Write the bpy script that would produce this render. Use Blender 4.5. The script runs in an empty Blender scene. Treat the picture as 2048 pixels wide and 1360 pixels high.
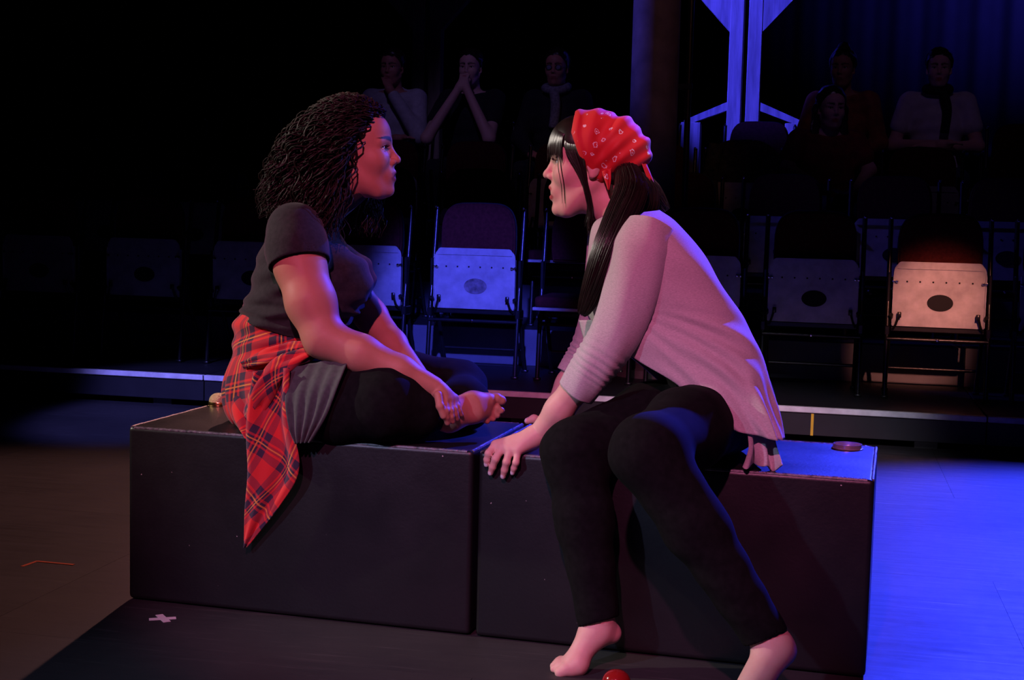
import bpy, bmesh, math, random
import numpy as np
from mathutils import Matrix, Vector

# ------------------------------------------------------------------ camera
scene = bpy.context.scene
COL = scene.collection
CAM_POS = np.array([1.8632, -3.1294, 1.0215])
YAW, PITCH, ROLL, FPX = 0.2676, 0.0930, 0.0242, 2793.5
_f = np.array([-math.sin(YAW) * math.cos(PITCH), math.cos(YAW) * math.cos(PITCH), -math.sin(PITCH)])
_r0 = np.array([math.cos(YAW), math.sin(YAW), 0.0])
_u0 = np.cross(_r0, _f)
CR = _r0 * math.cos(ROLL) + _u0 * math.sin(ROLL)
CU = -_r0 * math.sin(ROLL) + _u0 * math.cos(ROLL)
CF = _f
cam_data = bpy.data.cameras.new('camera')
cam = bpy.data.objects.new('camera', cam_data)
COL.objects.link(cam)
cam.matrix_world = Matrix((
    (CR[0], CU[0], -CF[0], CAM_POS[0]), (CR[1], CU[1], -CF[1], CAM_POS[1]),
    (CR[2], CU[2], -CF[2], CAM_POS[2]), (0, 0, 0, 1)))
cam_data.sensor_width = 36.0
cam_data.lens = FPX / 2048 * 36.0
cam_data.clip_end = 100
scene.camera = cam

# ------------------------------------------------------------------ world, exposure
scene.view_settings.view_transform = 'Standard'
scene.view_settings.look = 'None'
scene.view_settings.gamma = 1.0
scene.view_settings.use_curve_mapping = False
scene.view_settings.exposure = 0.0
world = bpy.data.worlds.new('dark_theatre')
scene.world = world
world.use_nodes = True
world.node_tree.nodes['Background'].inputs[0].default_value = (0, 0, 0, 1)
world.node_tree.nodes['Background'].inputs[1].default_value = 0.0


def spot(name, loc, target, energy, color, size_deg, blend=0.3, radius=0.06):
    d = bpy.data.lights.new(name, 'SPOT')
    d.energy = energy
    d.color = color
    d.spot_size = math.radians(size_deg)
    d.spot_blend = blend
    d.shadow_soft_size = radius
    o = bpy.data.objects.new(name, d)
    COL.objects.link(o)
    o.location = loc
    v = Vector(target) - Vector(loc)
    o.rotation_euler = v.to_track_quat('-Z', 'Y').to_euler()
    return o


# ------------------------------------------------------------------ stage lights (hung out of frame, as in the theatre) and added spectator fills
# blue backlight from behind the seats, right
spot('stage_light_back_blue_offscreen', (3.3, 6.5, 4.6), (2.55, 0.25, 0.0), 8200, (0.034, 0.048, 1.0), 36, 0.45)
# blue side light on the seated pair
spot('stage_light_side_blue_offscreen', (5.2, 3.8, 3.6), (0.68, 0.25, 1.08), 1050, (0.16, 0.17, 1.0), 3.9, 0.5)
# red backlight from behind, left
spot('stage_light_back_red_offscreen', (-1.0, 5.8, 4.4), (-0.85, -0.1, 0.1), 560, (1.0, 0.42, 0.38), 30, 0.7)
# rose key from the front
spot('stage_light_front_rose_offscreen', (1.5, -4.5, 3.8), (0.96, 0.1, 0.74), 740, (1.0, 0.20, 0.48), 23.5, 0.35)
# warm white from the far left
spot('stage_light_side_white_offscreen', (-4.2, -0.7, 3.1), (0.75, 0.12, 0.75), 700, (1.0, 0.88, 0.78), 21, 0.7)
# low cool fill on the blocks and the floor from the front left
spot('stage_light_front_fill_offscreen', (-1.2, -4.6, 3.2), (0.95, -0.35, 0.0), 500, (0.52, 0.56, 1.0), 22, 0.8)
# blue wash on the middle seats
spot('stage_light_front_seat_blue_offscreen', (1.9, -4.4, 4.4), (-0.25, 3.75, 0.58), 7000, (0.075, 0.08, 1.0), 7.0, 0.6)
# washes along the platform edge
spot('stage_light_front_edge_blue_offscreen', (-1.0, -3.5, 4.5), (-1.5, 3.2, -0.22), 3200, (0.22, 0.20, 1.0), 10, 0.6)
spot('stage_light_front_edge_lavender_offscreen', (2.2, -3.8, 4.4), (1.2, 3.2, -0.35), 1100, (0.80, 0.74, 0.95), 14, 0.6)
# amber on one seat
spot('stage_light_front_seat_amber_offscreen', (3.4, -3.6, 4.0), (2.07, 3.72, 0.66), 3000, (1.0, 0.33, 0.24), 4.2, 0.8)
# amber spill on the column
spot('stage_light_front_column_amber_offscreen', (3.2, -2.6, 4.4), (0.72, 4.1, 1.9), 80, (1.0, 0.38, 0.22), 10, 0.8)
# blue on the timber posts and the column
spot('stage_light_side_post_blue_offscreen', (-2.4, 3.7, 4.3), (0.55, 6.6, 2.3), 3000, (0.045, 0.045, 1.0), 18, 0.5)
spot('stage_light_side_column_blue_offscreen', (-2.4, 3.7, 4.3), (0.60, 4.2, 2.0), 500, (0.10, 0.08, 1.0), 16, 0.8)
# blue glow on the drape, top right
spot('stage_light_side_drape_blue_offscreen', (5.6, 6.6, 4.8), (3.6, 9.4, 4.1), 2600, (0.06, 0.05, 1.0), 54, 1.0)
# dim violet fills added over the spectators, standing in for stage spill
spot('added_fill_spectator_violet_offscreen', (-0.6, 1.4, 5.0), (-0.9, 6.3, 1.6), 75, (0.42, 0.28, 1.0), 22, 0.8)
spot('added_fill_spectator_plum_offscreen', (2.4, 1.6, 5.0), (1.8, 6.3, 1.6), 20, (0.60, 0.32, 0.9), 24, 0.8)

# ------------------------------------------------------------------ helpers
def at(px, py, Y):
    """point at depth Y seen at photo pixel (px, py)"""
    d = CF + (px - 1024) / FPX * CR - (py - 680) / FPX * CU
    return CAM_POS + d * (Y - CAM_POS[1]) / d[1]


def V(*a):
    return np.array(a, float)


def nrm(v):
    v = np.asarray(v, float)
    return v / np.linalg.norm(v)


def tag(o, label=None, cat=None, group=None, kind=None):
    if label: o['label'] = label
    if cat: o['category'] = cat
    if group: o['group'] = group
    if kind: o['kind'] = kind
    return o


def empty(name, loc, rz=0.0, parent=None):
    o = bpy.data.objects.new(name, None)
    o.empty_display_size = 0.1
    COL.objects.link(o)
    o.location = loc
    o.rotation_euler = (0, 0, rz)
    if parent is not None: o.parent = parent
    return o


def world_of(p):
    L = Matrix.LocRotScale(p.location, p.rotation_euler, p.scale)
    return L if p.parent is None else world_of(p.parent) @ p.matrix_parent_inverse @ L


def link(name, me, mat=None, parent=None, world=False):
    """mesh object; world=True: vertices are in world space, undo the parent's place"""
    if mat is not None and not me.materials:
        me.materials.append(mat)
    o = bpy.data.objects.new(name, me)
    COL.objects.link(o)
    if parent is not None:
        o.parent = parent
        if world:
            o.matrix_parent_inverse = world_of(parent).inverted()
    return o


def copy_tree(o, parent=None):
    c = o.copy()
    COL.objects.link(c)
    c.parent = parent
    for ch in list(o.children):
        copy_tree(ch, c)
    return c


def pymesh(name, v, f, smooth=True):
    me = bpy.data.meshes.new(name)
    me.from_pydata([tuple(x) for x in v], [], [tuple(x) for x in f])
    me.update()
    if smooth:
        me.polygons.foreach_set('use_smooth', [True] * len(me.polygons))
    return me


def quadmesh(name, v, q, smooth=True):
    v = np.asarray(v, np.float32)
    q = np.asarray(q, np.int32)
    me = bpy.data.meshes.new(name)
    me.vertices.add(len(v))
    me.vertices.foreach_set('co', v.ravel())
    me.loops.add(q.size)
    me.loops.foreach_set('vertex_index', q.ravel())
    me.polygons.add(len(q))
    k = q.shape[1]
    me.polygons.foreach_set('loop_start', np.arange(len(q), dtype=np.int32) * k)
    me.polygons.foreach_set('loop_total', np.full(len(q), k, np.int32))
    if smooth:
        me.polygons.foreach_set('use_smooth', np.ones(len(q), bool))
    me.update(calc_edges=True)
    me.validate()
    return me


def set_color(me, cols, name='Tint'):
    a = me.color_attributes.new(name, 'FLOAT_COLOR', 'POINT')
    c = np.ones((len(cols), 4), np.float32)
    c[:, :cols.shape[1]] = cols
    a.data.foreach_set('color', c.ravel())


def set_uv(me, uv):
    l = me.uv_layers.new(name='UVMap')
    idx = np.zeros(len(me.loops), np.int32)
    me.loops.foreach_get('vertex_index', idx)
    l.data.foreach_set('uv', np.asarray(uv, np.float32)[idx].ravel())


# ---- boxes with bevelled edges, joined into one mesh
class MB:
    def __init__(s):
        s.bm = bmesh.new()

    def box(s, x0, x1, y0, y1, z0, z1, bev=0.0, seg=1, rot=None):
        b = bmesh.new()
        bmesh.ops.create_cube(b, size=1)
        for v in b.verts:
            v.co = Vector(((x0 + x1) / 2 + v.co.x * (x1 - x0), (y0 + y1) / 2 + v.co.y * (y1 - y0), (z0 + z1) / 2 + v.co.z * (z1 - z0)))
        if bev > 0:
            bmesh.ops.bevel(b, geom=b.edges[:], offset=bev, segments=seg, affect='EDGES', profile=0.6)
        if rot is not None:
            bmesh.ops.transform(b, matrix=rot, verts=b.verts)
        s._add(b)
        return s

    def _add(s, b):
        me = bpy.data.meshes.new('tmp')
        b.to_mesh(me)
        s.bm.from_mesh(me)
        bpy.data.meshes.remove(me)
        b.free()

    def prism(s, pts, y0, y1, bev=0.0):
        """outline pts in (x, z) extruded along y"""
        b = bmesh.new()
        a = [b.verts.new((x, y0, z)) for x, z in pts]
        c = [b.verts.new((x, y1, z)) for x, z in pts]
        n = len(pts)
        b.faces.new(a)
        b.faces.new(c[::-1])
        for i in range(n):
            b.faces.new((a[i], c[i], c[(i + 1) % n], a[(i + 1) % n]))
        bmesh.ops.recalc_face_normals(b, faces=b.faces)
        if bev > 0:
            ed = [e for e in b.edges if abs(e.verts[0].co.y - e.verts[1].co.y) < 1e-6]
            bmesh.ops.bevel(b, geom=ed, offset=bev, segments=2, affect='EDGES')
        s._add(b)
        return s

    def tube(s, pts, r, n=8, cap=True):
        v, f = tube_geo(pts, r, n, cap)
        b = bmesh.new()
        vs = [b.verts.new(tuple(x)) for x in v]
        for q in f:
            try: b.faces.new([vs[i] for i in q])
            except ValueError: pass
        s._add(b)
        return s

    def lathe(s, prof, c, n=24):
        """prof [(r, z)] turned about the vertical through c"""
        b = bmesh.new()
        rings = []
        for r, z in prof:
            if r < 1e-5:
                rings.append([b.verts.new((c[0], c[1], c[2] + z))])
            else:
                rings.append([b.verts.new((c[0] + r * math.cos(2 * math.pi * i / n), c[1] + r * math.sin(2 * math.pi * i / n), c[2] + z)) for i in range(n)])
        for a, d in zip(rings, rings[1:]):
            for i in range(n):
                j = (i + 1) % n
                if len(a) == 1 and len(d) == 1: continue
                if len(a) == 1: b.faces.new((a[0], d[i], d[j]))
                elif len(d) == 1: b.faces.new((a[i], a[j], d[0]))
                else: b.faces.new((a[i], a[j], d[j], d[i]))
        bmesh.ops.recalc_face_normals(b, faces=b.faces)
        s._add(b)
        return s

    def mesh(s, name, smooth=False, angle=None):
        me = bpy.data.meshes.new(name)
        s.bm.to_mesh(me)
        s.bm.free()
        if smooth:
            me.polygons.foreach_set('use_smooth', [True] * len(me.polygons))
            if angle:
                me.set_sharp_from_angle(angle=math.radians(angle))
        return me

    def build(s, name, mat, parent=None, smooth=False, world=False, angle=40):
        return link(name, s.mesh(name, smooth, angle), mat, parent, world)


def frames_along(P):
    P = np.asarray(P, float)
    T = np.gradient(P, axis=0)
    T /= np.linalg.norm(T, axis=1, keepdims=True) + 1e-12
    N = np.zeros_like(P)
    a = V(0, 0, 1) if abs(T[0][2]) < 0.9 else V(1, 0, 0)
    N[0] = nrm(np.cross(T[0], a))
    for i in range(1, len(P)):
        n = N[i - 1] - T[i] * (N[i - 1] @ T[i])
        N[i] = n / (np.linalg.norm(n) + 1e-12)
    B = np.cross(T, N)
    return T, N, B


def tube_geo(pts, r, n=8, cap=True):
    P = np.asarray(pts, float)
    m = len(P)
    r = np.broadcast_to(np.asarray(r, float), (m,))
    T, N, B = frames_along(P)
    ang = np.arange(n) * 2 * math.pi / n
    v = (P[:, None] + r[:, None, None] * (np.cos(ang)[None, :, None] * N[:, None] + np.sin(ang)[None, :, None] * B[:, None])).reshape(-1, 3)
    f = []
    for i in range(m - 1):
        for j in range(n):
            k = (j + 1) % n
            f.append((i * n + j, i * n + k, (i + 1) * n + k, (i + 1) * n + j))
    if cap:
        f.append(tuple(range(n))[::-1])
        f.append(tuple((m - 1) * n + j for j in range(n)))
    return v, f


def strands_mesh(name, curves, radii, n=3):
    """curves (K, M, 3), radii (K, M): many thin tubes in one mesh"""
    C = np.asarray(curves, float)
    K, M, _ = C.shape
    T = np.gradient(C, axis=1)
    T /= np.linalg.norm(T, axis=2, keepdims=True) + 1e-12
    ref = np.zeros_like(T)
    ref[..., 0] = 0.31; ref[..., 1] = 0.87; ref[..., 2] = 0.38
    N = np.cross(T, ref)
    N /= np.linalg.norm(N, axis=2, keepdims=True) + 1e-9
    B = np.cross(T, N)
    ang = np.arange(n) * 2 * math.pi / n
    R = np.asarray(radii, float)[:, :, None, None]
    v = C[:, :, None] + R * (np.cos(ang)[None, None, :, None] * N[:, :, None] + np.sin(ang)[None, None, :, None] * B[:, :, None])
    k, i, j = np.meshgrid(np.arange(K), np.arange(M - 1), np.arange(n), indexing='ij')
    base = k * M * n
    q = np.stack([base + i * n + j, base + i * n + (j + 1) % n, base + (i + 1) * n + (j + 1) % n, base + (i + 1) * n + j], -1).reshape(-1, 4)
    return quadmesh(name, v.reshape(-1, 3), q)


def spline(pts, m):
    """Catmull-Rom through pts, m samples"""
    P = np.asarray(pts, float)
    n = len(P)
    if n == 2:
        t = np.linspace(0, 1, m)[:, None]
        return P[0] * (1 - t) + P[1] * t
    E = np.vstack([2 * P[0] - P[1], P, 2 * P[-1] - P[-2]])
    s = np.linspace(0, n - 1 - 1e-9, m)
    i = s.astype(int)
    t = (s - i)[:, None]
    a, b, c, d = E[i], E[i + 1], E[i + 2], E[i + 3]
    return 0.5 * (2 * b + (c - a) * t + (2 * a - 5 * b + 4 * c - d) * t * t + (3 * b - a - 3 * c + d) * t ** 3)


# ---- signed distance modelling: smooth bodies and garments
class SDF:
    def __init__(s, k=0.03):
        s.items = []
        s.k = k

    def cap(s, a, b, ra, rb=None, k=None):
        s.items.append(('c', np.asarray(a, float), np.asarray(b, float), ra, ra if rb is None else rb, s.k if k is None else k))
        return s

    def chain(s, pts, rad, k=None):
        for i in range(len(pts) - 1):
            s.cap(pts[i], pts[i + 1], rad[i], rad[i + 1], k)
        return s

    def ell(s, c, rad, ax=None, k=None):
        s.items.append(('e', np.asarray(c, float), np.asarray(rad, float), np.eye(3) if ax is None else np.asarray(ax, float), None, s.k if k is None else k))
        return s

    def ball(s, c, r, k=None):
        return s.cap(c, np.asarray(c, float) + 1e-6, r, r, k)

    def sub(s, c, rad, ax=None, k=0.01):
        s.items.append(('s', np.asarray(c, float), np.asarray(rad, float) * np.ones(3), np.eye(3) if ax is None else np.asarray(ax, float), None, k))
        return s

    def subcap(s, a, b, ra, rb, k=0.004):
        s.items.append(('sc', np.asarray(a, float), np.asarray(b, float), ra, rb, k))
        return s

    def extend(s, o):
        s.items += o.items
        return s

    def moved(s, O, fw, lf, up):
        """items given in a local frame, placed in the world"""
        A = np.array([fw, lf, up])
        t = SDF(s.k)
        for it in s.items:
            if it[0] in ('c', 'sc'):
                t.items.append((it[0], O + it[1] @ A, O + it[2] @ A, it[3], it[4], it[5]))
            else:
                t.items.append((it[0], O + it[1] @ A, it[2], it[3] @ A, None, it[5]))
        return t

    def bounds(s):
        lo = np.full(3, 9.0); hi = -lo
        for it in s.items:
            if it[0] == 'c':
                r = max(it[3], it[4]) + it[5] * 0.25
                lo = np.minimum(lo, np.minimum(it[1], it[2]) - r); hi = np.maximum(hi, np.maximum(it[1], it[2]) + r)
            elif it[0] == 'e':
                r = it[2].max() + it[5] * 0.25
                lo = np.minimum(lo, it[1] - r); hi = np.maximum(hi, it[1] + r)
        return lo, hi

    def __call__(s, P):
        if not hasattr(s, 'bb') or s.bb[2] != len(s.items):
            s.bb = s.bounds() + (len(s.items),)
        e = np.maximum(np.maximum(s.bb[0] - P, P - s.bb[1]), 0)
        far = np.sqrt((e * e).sum(1))
        m = far < 0.05
        if m.all(): return s.ev(P)
        out = far + 0.005
        if m.any(): out[m] = s.ev(P[m])
        return out

    def ev(s, P):
        d = np.full(len(P), 9.0)
        for it in s.items:
            if it[0] in ('c', 'sc'):
                _, a, b, ra, rb, k = it
                ab = b - a
                L = ab @ ab
                pa = P - a
                t = np.clip(pa @ ab / max(L, 1e-12), 0, 1)
                pa -= t[:, None] * ab
                di = np.sqrt(np.einsum('ij,ij->i', pa, pa)) - (ra + (rb - ra) * t)
            else:
                _, c, rad, ax, _, k = it
                q = (P - c) @ ax.T
                q /= rad
                a1 = np.sqrt(np.einsum('ij,ij->i', q, q))
                q /= rad
                a2 = np.sqrt(np.einsum('ij,ij->i', q, q)) + 1e-9
                di = a1 * (a1 - 1) / a2
                di = np.where(a1 < 1e-3, -rad.min(), di)
            if it[0] in ('s', 'sc'):
                h = np.maximum(k - np.abs(d + di), 0) / k
                d = np.maximum(d, -di) + h * h * k * 0.25
            else:
                if k <= 1e-6:
                    d = np.minimum(d, di)
                else:
                    h = np.maximum(k - np.abs(d - di), 0) / k
                    d = np.minimum(d, di) - h * h * k * 0.25
        return d


def polygonise(fn, lo, hi, h, lip=1.6, smooth=1):
    """surface nets on a sparse grid"""
    L = 4
    S = h * 2 ** L
    lo = np.asarray(lo, float) - S
    n = np.ceil((np.asarray(hi, float) + S - lo) / S).astype(int)
    g = np.stack(np.meshgrid(*[np.arange(x) for x in n], indexing='ij'), -1).reshape(-1, 3)
    size = S
    for l in range(L + 1):
        d = fn(lo + (g + 0.5) * size)
        g = g[np.abs(d) < size * 0.87 * lip]
        if l < L:
            off = np.array([[i, j, k] for i in (0, 1) for j in (0, 1) for k in (0, 1)])
            g = (g[:, None] * 2 + off[None]).reshape(-1, 3)
            size *= 0.5
    M = 1 << 20
    key = lambda c: (c[..., 0].astype(np.int64) * M + c[..., 1]) * M + c[..., 2]
    off = np.array([[i, j, k] for i in (0, 1) for j in (0, 1) for k in (0, 1)])
    ck = key(g[:, None] + off[None])
    uk, inv = np.unique(ck, return_inverse=True)
    inv = inv.reshape(ck.shape)
    cc = np.stack([uk // (M * M), (uk // M) % M, uk % M], -1)
    val = fn(lo + cc * h)
    cv = val[inv]
    neg = cv < 0
    act = neg.any(1) & ~neg.all(1)
    g = g[act]; cv = cv[act]; neg = neg[act]
    kk = key(g)
    o = np.argsort(kk)
    g = g[o]; cv = cv[o]; neg = neg[o]; kk = kk[o]
    pos = np.zeros((len(g), 3)); cnt = np.zeros(len(g))
    for a in range(8):
        for ax, bit in ((0, 4), (1, 2), (2, 1)):
            if a & bit: continue
            b = a | bit
            m = neg[:, a] != neg[:, b]
            t = cv[m, a] / (cv[m, a] - cv[m, b])
            p = np.tile(off[a].astype(float), (m.sum(), 1))
            p[:, ax] += t
            pos[m] += p
            cnt[m] += 1
    vert = lo + (g + pos / cnt[:, None]) * h
    quads = []
    for ax, bit in ((0, 4), (1, 2), (2, 1)):
        u, w = [(1, 2), (2, 0), (0, 1)][ax]
        m = np.where(neg[:, 0] != neg[:, bit])[0]
        eu = np.zeros(3, int); eu[u] = 1
        ew = np.zeros(3, int); ew[w] = 1
        ids = []
        ok = np.ones(len(m), bool)
        for c in (g[m], g[m] - eu, g[m] - eu - ew, g[m] - ew):
            k2 = key(c)
            i = np.clip(np.searchsorted(kk, k2), 0, len(kk) - 1)
            ok &= kk[i] == k2
            ids.append(i)
        q = np.stack(ids, -1)
        flip = ~neg[m, 0]
        q[flip] = q[flip][:, ::-1]
        quads.append(q[ok])
    Q = np.concatenate(quads)
    for _ in range(smooth):
        acc = np.zeros_like(vert); c = np.zeros(len(vert))
        for i in range(4):
            a, b = Q[:, i], Q[:, (i + 1) % 4]
            for x in range(3):
                acc[:, x] += np.bincount(a, vert[b, x], len(vert))
            c += np.bincount(a, minlength=len(vert))
        vert = 0.5 * vert + 0.5 * acc / np.maximum(c, 1)[:, None]
    return vert, Q


def noise3(P, seed=0, freq=1.0):
    """cheap smooth noise: a few rotated sine products"""
    r = np.random.RandomState(seed)
    o = np.zeros(len(P))
    for i in range(5):
        d = nrm(r.normal(size=3)); e = nrm(r.normal(size=3))
        o += np.sin(P @ d * freq * r.uniform(0.7, 1.5) + r.uniform(0, 6.28)) * np.sin(P @ e * freq * r.uniform(0.7, 1.5) + r.uniform(0, 6.28))
    return o / 2.5


def sstep(a, b, x):
    t = np.clip((x - a) / (b - a), 0, 1)
    return t * t * (3 - 2 * t)
# ------------------------------------------------------------------ materials
def nodes_of(name):
    m = bpy.data.materials.new(name)
    m.use_nodes = True
    nt = m.node_tree
    return m, nt, nt.nodes['Principled BSDF']


def _in(nt, sock, val):
    if isinstance(val, bpy.types.NodeSocket): nt.links.new(val, sock)
    else: sock.default_value = val


def coords(nt, kind='Object', scale=(1, 1, 1)):
    c = nt.nodes.new('ShaderNodeTexCoord')
    m = nt.nodes.new('ShaderNodeMapping')
    nt.links.new(c.outputs[kind], m.inputs[0])
    m.inputs['Scale'].default_value = scale
    return m.outputs[0]


def noise(nt, vec, scale, detail=4, rough=0.55):
    n = nt.nodes.new('ShaderNodeTexNoise')
    nt.links.new(vec, n.inputs['Vector'])
    n.inputs['Scale'].default_value = scale
    n.inputs['Detail'].default_value = detail
    n.inputs['Roughness'].default_value = rough
    return n.outputs['Fac']


def ramp(nt, fac, stops):
    r = nt.nodes.new('ShaderNodeValToRGB')
    nt.links.new(fac, r.inputs[0])
    while len(r.color_ramp.elements) < len(stops): r.color_ramp.elements.new(0.5)
    for e, (p, c) in zip(r.color_ramp.elements, stops):
        e.position = p
        e.color = (c, c, c, 1) if not hasattr(c, '__len__') else (*c, 1)
    return r.outputs[0]


def mix(nt, fac, a, b, mode='MIX'):
    n = nt.nodes.new('ShaderNodeMix')
    n.data_type = 'RGBA'
    n.blend_type = mode
    _in(nt, n.inputs[0], fac)
    for s, x in ((n.inputs[6], a), (n.inputs[7], b)):
        if isinstance(x, bpy.types.NodeSocket): nt.links.new(x, s)
        else: s.default_value = (*x, 1)
    return n.outputs[2]


def math_node(nt, op, a, b=0.0, c=0.0):
    n = nt.nodes.new('ShaderNodeMath')
    n.operation = op
    for s, x in zip(n.inputs, (a, b, c)): _in(nt, s, x)
    return n.outputs[0]


def bump(nt, b, h, strength=0.3, dist=0.01):
    n = nt.nodes.new('ShaderNodeBump')
    nt.links.new(h, n.inputs['Height'])
    n.inputs['Strength'].default_value = strength
    n.inputs['Distance'].default_value = dist
    nt.links.new(n.outputs[0], b.inputs['Normal'])


def simple(name, col, rough=0.5, metal=0.0, var=0.25, nscale=20, spec=0.5, bmp=0.0, sheen=0.0, coords_kind='Object', stretch=(1, 1, 1)):
    m, nt, b = nodes_of(name)
    f = noise(nt, coords(nt, coords_kind, stretch), nscale)
    lo = tuple(x * (1 - var) for x in col); hi = tuple(min(1, x * (1 + var)) for x in col)
    nt.links.new(ramp(nt, f, [(0.3, lo), (0.7, hi)]), b.inputs['Base Color'])
    b.inputs['Roughness'].default_value = rough
    b.inputs['Metallic'].default_value = metal
    b.inputs['Specular IOR Level'].default_value = spec
    if sheen: b.inputs['Sheen Weight'].default_value = sheen
    if bmp: bump(nt, b, f, bmp, 0.004)
    return m


def skin(name, base, lips, brow):
    m, nt, b = nodes_of(name)
    a = nt.nodes.new('ShaderNodeAttribute'); a.attribute_name = 'Tint'
    sep = nt.nodes.new('ShaderNodeSeparateColor')
    nt.links.new(a.outputs['Color'], sep.inputs[0])
    f = noise(nt, coords(nt), 60)
    c = mix(nt, ramp(nt, f, [(0.35, 0.0), (0.7, 0.35)]), base, tuple(x * y for x, y in zip(base, (0.93, 0.78, 0.75))))
    c = mix(nt, sep.outputs[0], c, lips)
    c = mix(nt, sep.outputs[1], c, brow)
    c = mix(nt, sep.outputs[2], c, (0.80, 0.70, 0.72))
    nt.links.new(c, b.inputs['Base Color'])
    b.inputs['Roughness'].default_value = 0.52
    b.inputs['Specular IOR Level'].default_value = 0.28
    b.inputs['Subsurface Weight'].default_value = 0.12
    b.inputs['Subsurface Radius'].default_value = (0.012, 0.005, 0.003)
    b.inputs['Subsurface Scale'].default_value = 1.0
    bump(nt, b, noise(nt, coords(nt), 400, 2), 0.08, 0.001)
    return m


MAT = {}


def make_materials():
    M = MAT
    # black stage paint, scuffed
    m, nt, b = nodes_of('stage_floor_paint')
    w = coords(nt, 'Object')
    scuff = noise(nt, coords(nt, 'Object', (1.2, 16, 1)), 3.0, 8, 0.65)
    rot = nt.nodes.new('ShaderNodeMapping')
    nt.links.new(w, rot.inputs[0])
    rot.inputs['Rotation'].default_value = (0, 0, 0.9)
    rot.inputs['Scale'].default_value = (1.0, 26, 1)
    scuff2 = noise(nt, rot.outputs[0], 2.2, 6, 0.6)
    blot = noise(nt, w, 1.7, 6, 0.6)
    fine = noise(nt, w, 26, 6, 0.7)
    c = mix(nt, ramp(nt, blot, [(0.3, 0.0), (0.75, 1.0)]), (0.020, 0.020, 0.021), (0.036, 0.034, 0.034))
    c = mix(nt, ramp(nt, scuff, [(0.58, 0.0), (0.72, 0.5)]), c, (0.075, 0.072, 0.070))
    c = mix(nt, ramp(nt, scuff2, [(0.62, 0.0), (0.70, 0.55)]), c, (0.10, 0.095, 0.09))
    nt.links.new(c, b.inputs['Base Color'])
    streak = noise(nt, coords(nt, 'Object', (0.9, 9, 1)), 4.0, 7, 0.7)
    r = math_node(nt, 'MULTIPLY_ADD', blot, 0.30, 0.22)
    r = math_node(nt, 'MULTIPLY_ADD', streak, 0.30, r)
    r = math_node(nt, 'MULTIPLY_ADD', ramp(nt, scuff2, [(0.60, 0.0), (0.70, 1.0)]), -0.15, r)
    r = math_node(nt, 'MULTIPLY_ADD', fine, 0.12, r)
    nt.links.new(r, b.inputs['Roughness'])
    bump(nt, b, fine, 0.12, 0.002)
    M['floor'] = m
    # glossy black-blue block paint with chips
    m, nt, b = nodes_of('block_paint')
    w = coords(nt, 'Object')
    n1 = noise(nt, w, 6, 5)
    sc = noise(nt, coords(nt, 'Object', (6, 6, 60)), 5, 6, 0.7)
    chips = noise(nt, w, 75, 2, 0.4)
    c = mix(nt, n1, (0.0065, 0.0066, 0.0075), (0.0115, 0.0117, 0.0132))
    c = mix(nt, ramp(nt, sc, [(0.70, 0.0), (0.80, 0.35)]), c, (0.09, 0.09, 0.11))
    c = mix(nt, ramp(nt, chips, [(0.80, 0.0), (0.82, 1.0)]), c, (0.45, 0.42, 0.40))
    nt.links.new(c, b.inputs['Base Color'])
    nt.links.new(math_node(nt, 'MULTIPLY_ADD', n1, 0.25, 0.28), b.inputs['Roughness'])
    bump(nt, b, noise(nt, w, 120, 4), 0.25, 0.0015)
    M['block'] = m
    M['worn_edge'] = simple('worn_block_edge', (0.09, 0.09, 0.10), 0.4, 0, 0.9, 90, bmp=0.6)
    M['black'] = simple('black_drape', (0.006, 0.006, 0.007), 0.9, nscale=8)
    M['deck'] = simple('platform_deck', (0.016, 0.016, 0.018), 0.5, nscale=12)
    M['fascia'] = simple('platform_fascia', (0.011, 0.011, 0.013), 0.5, nscale=8)
    M['nosing'] = simple('white_nosing', (0.80, 0.78, 0.78), 0.5, nscale=15, var=0.2)
    M['step'] = simple('riser_board', (0.10, 0.10, 0.12), 0.6, nscale=5)
    M['steel_black'] = simple('black_steel_tube', (0.009, 0.009, 0.0095), 0.3, 0.0, nscale=30)
    M['pan'] = simple('bare_steel_pan', (0.42, 0.41, 0.42), 0.42, 0.35, 0.22, 14, bmp=0.05)
    M['hole'] = simple('dark_pad_and_hole_shade', (0.004, 0.004, 0.006), 0.8)  # oval pads, and the shade painted in for the screw holes
    M['worn_oval'] = simple('worn_sticker', (0.16, 0.14, 0.14), 0.6, var=0.6, nscale=30)
    M['chrome'] = simple('bolt_steel', (0.85, 0.85, 0.85), 0.15, 1.0, 0.05)
    M['maroon'] = simple('maroon_upholstery', (0.055, 0.009, 0.009), 0.95, 0, 0.3, 60, bmp=0.2, spec=0.15)
    M['wood'] = simple('raw_timber', (0.40, 0.33, 0.27), 0.65, 0, 0.35, 5, stretch=(6, 6, 0.6), bmp=0.2)
    M['column'] = simple('painted_column', (0.16, 0.13, 0.11), 0.6, 0, 0.3, 9)
    M['tape_white'] = simple('white_tape', (0.75, 0.73, 0.70), 0.5, var=0.1)
    M['tape_orange'] = simple('orange_tape', (0.90, 0.16, 0.05), 0.5, var=0.1)
    M['tape_yellow'] = simple('yellow_tape', (0.85, 0.55, 0.03), 0.5, var=0.1)
    M['gold'] = simple('gold_metal', (0.95, 0.62, 0.22), 0.22, 1.0, 0.1, 200)
    M['gold_grain'] = simple('gold_knurled_top', (0.95, 0.74, 0.36), 0.4, 0.25, 0.35, 420, bmp=1.0)
    M['silver'] = simple('silver_metal', (0.60, 0.60, 0.63), 0.22, 0.7, 0.05)
    M['red_gloss'] = simple('red_gloss_dome', (0.26, 0.010, 0.010), 0.12, 0.0, 0.1, spec=0.8)
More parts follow.
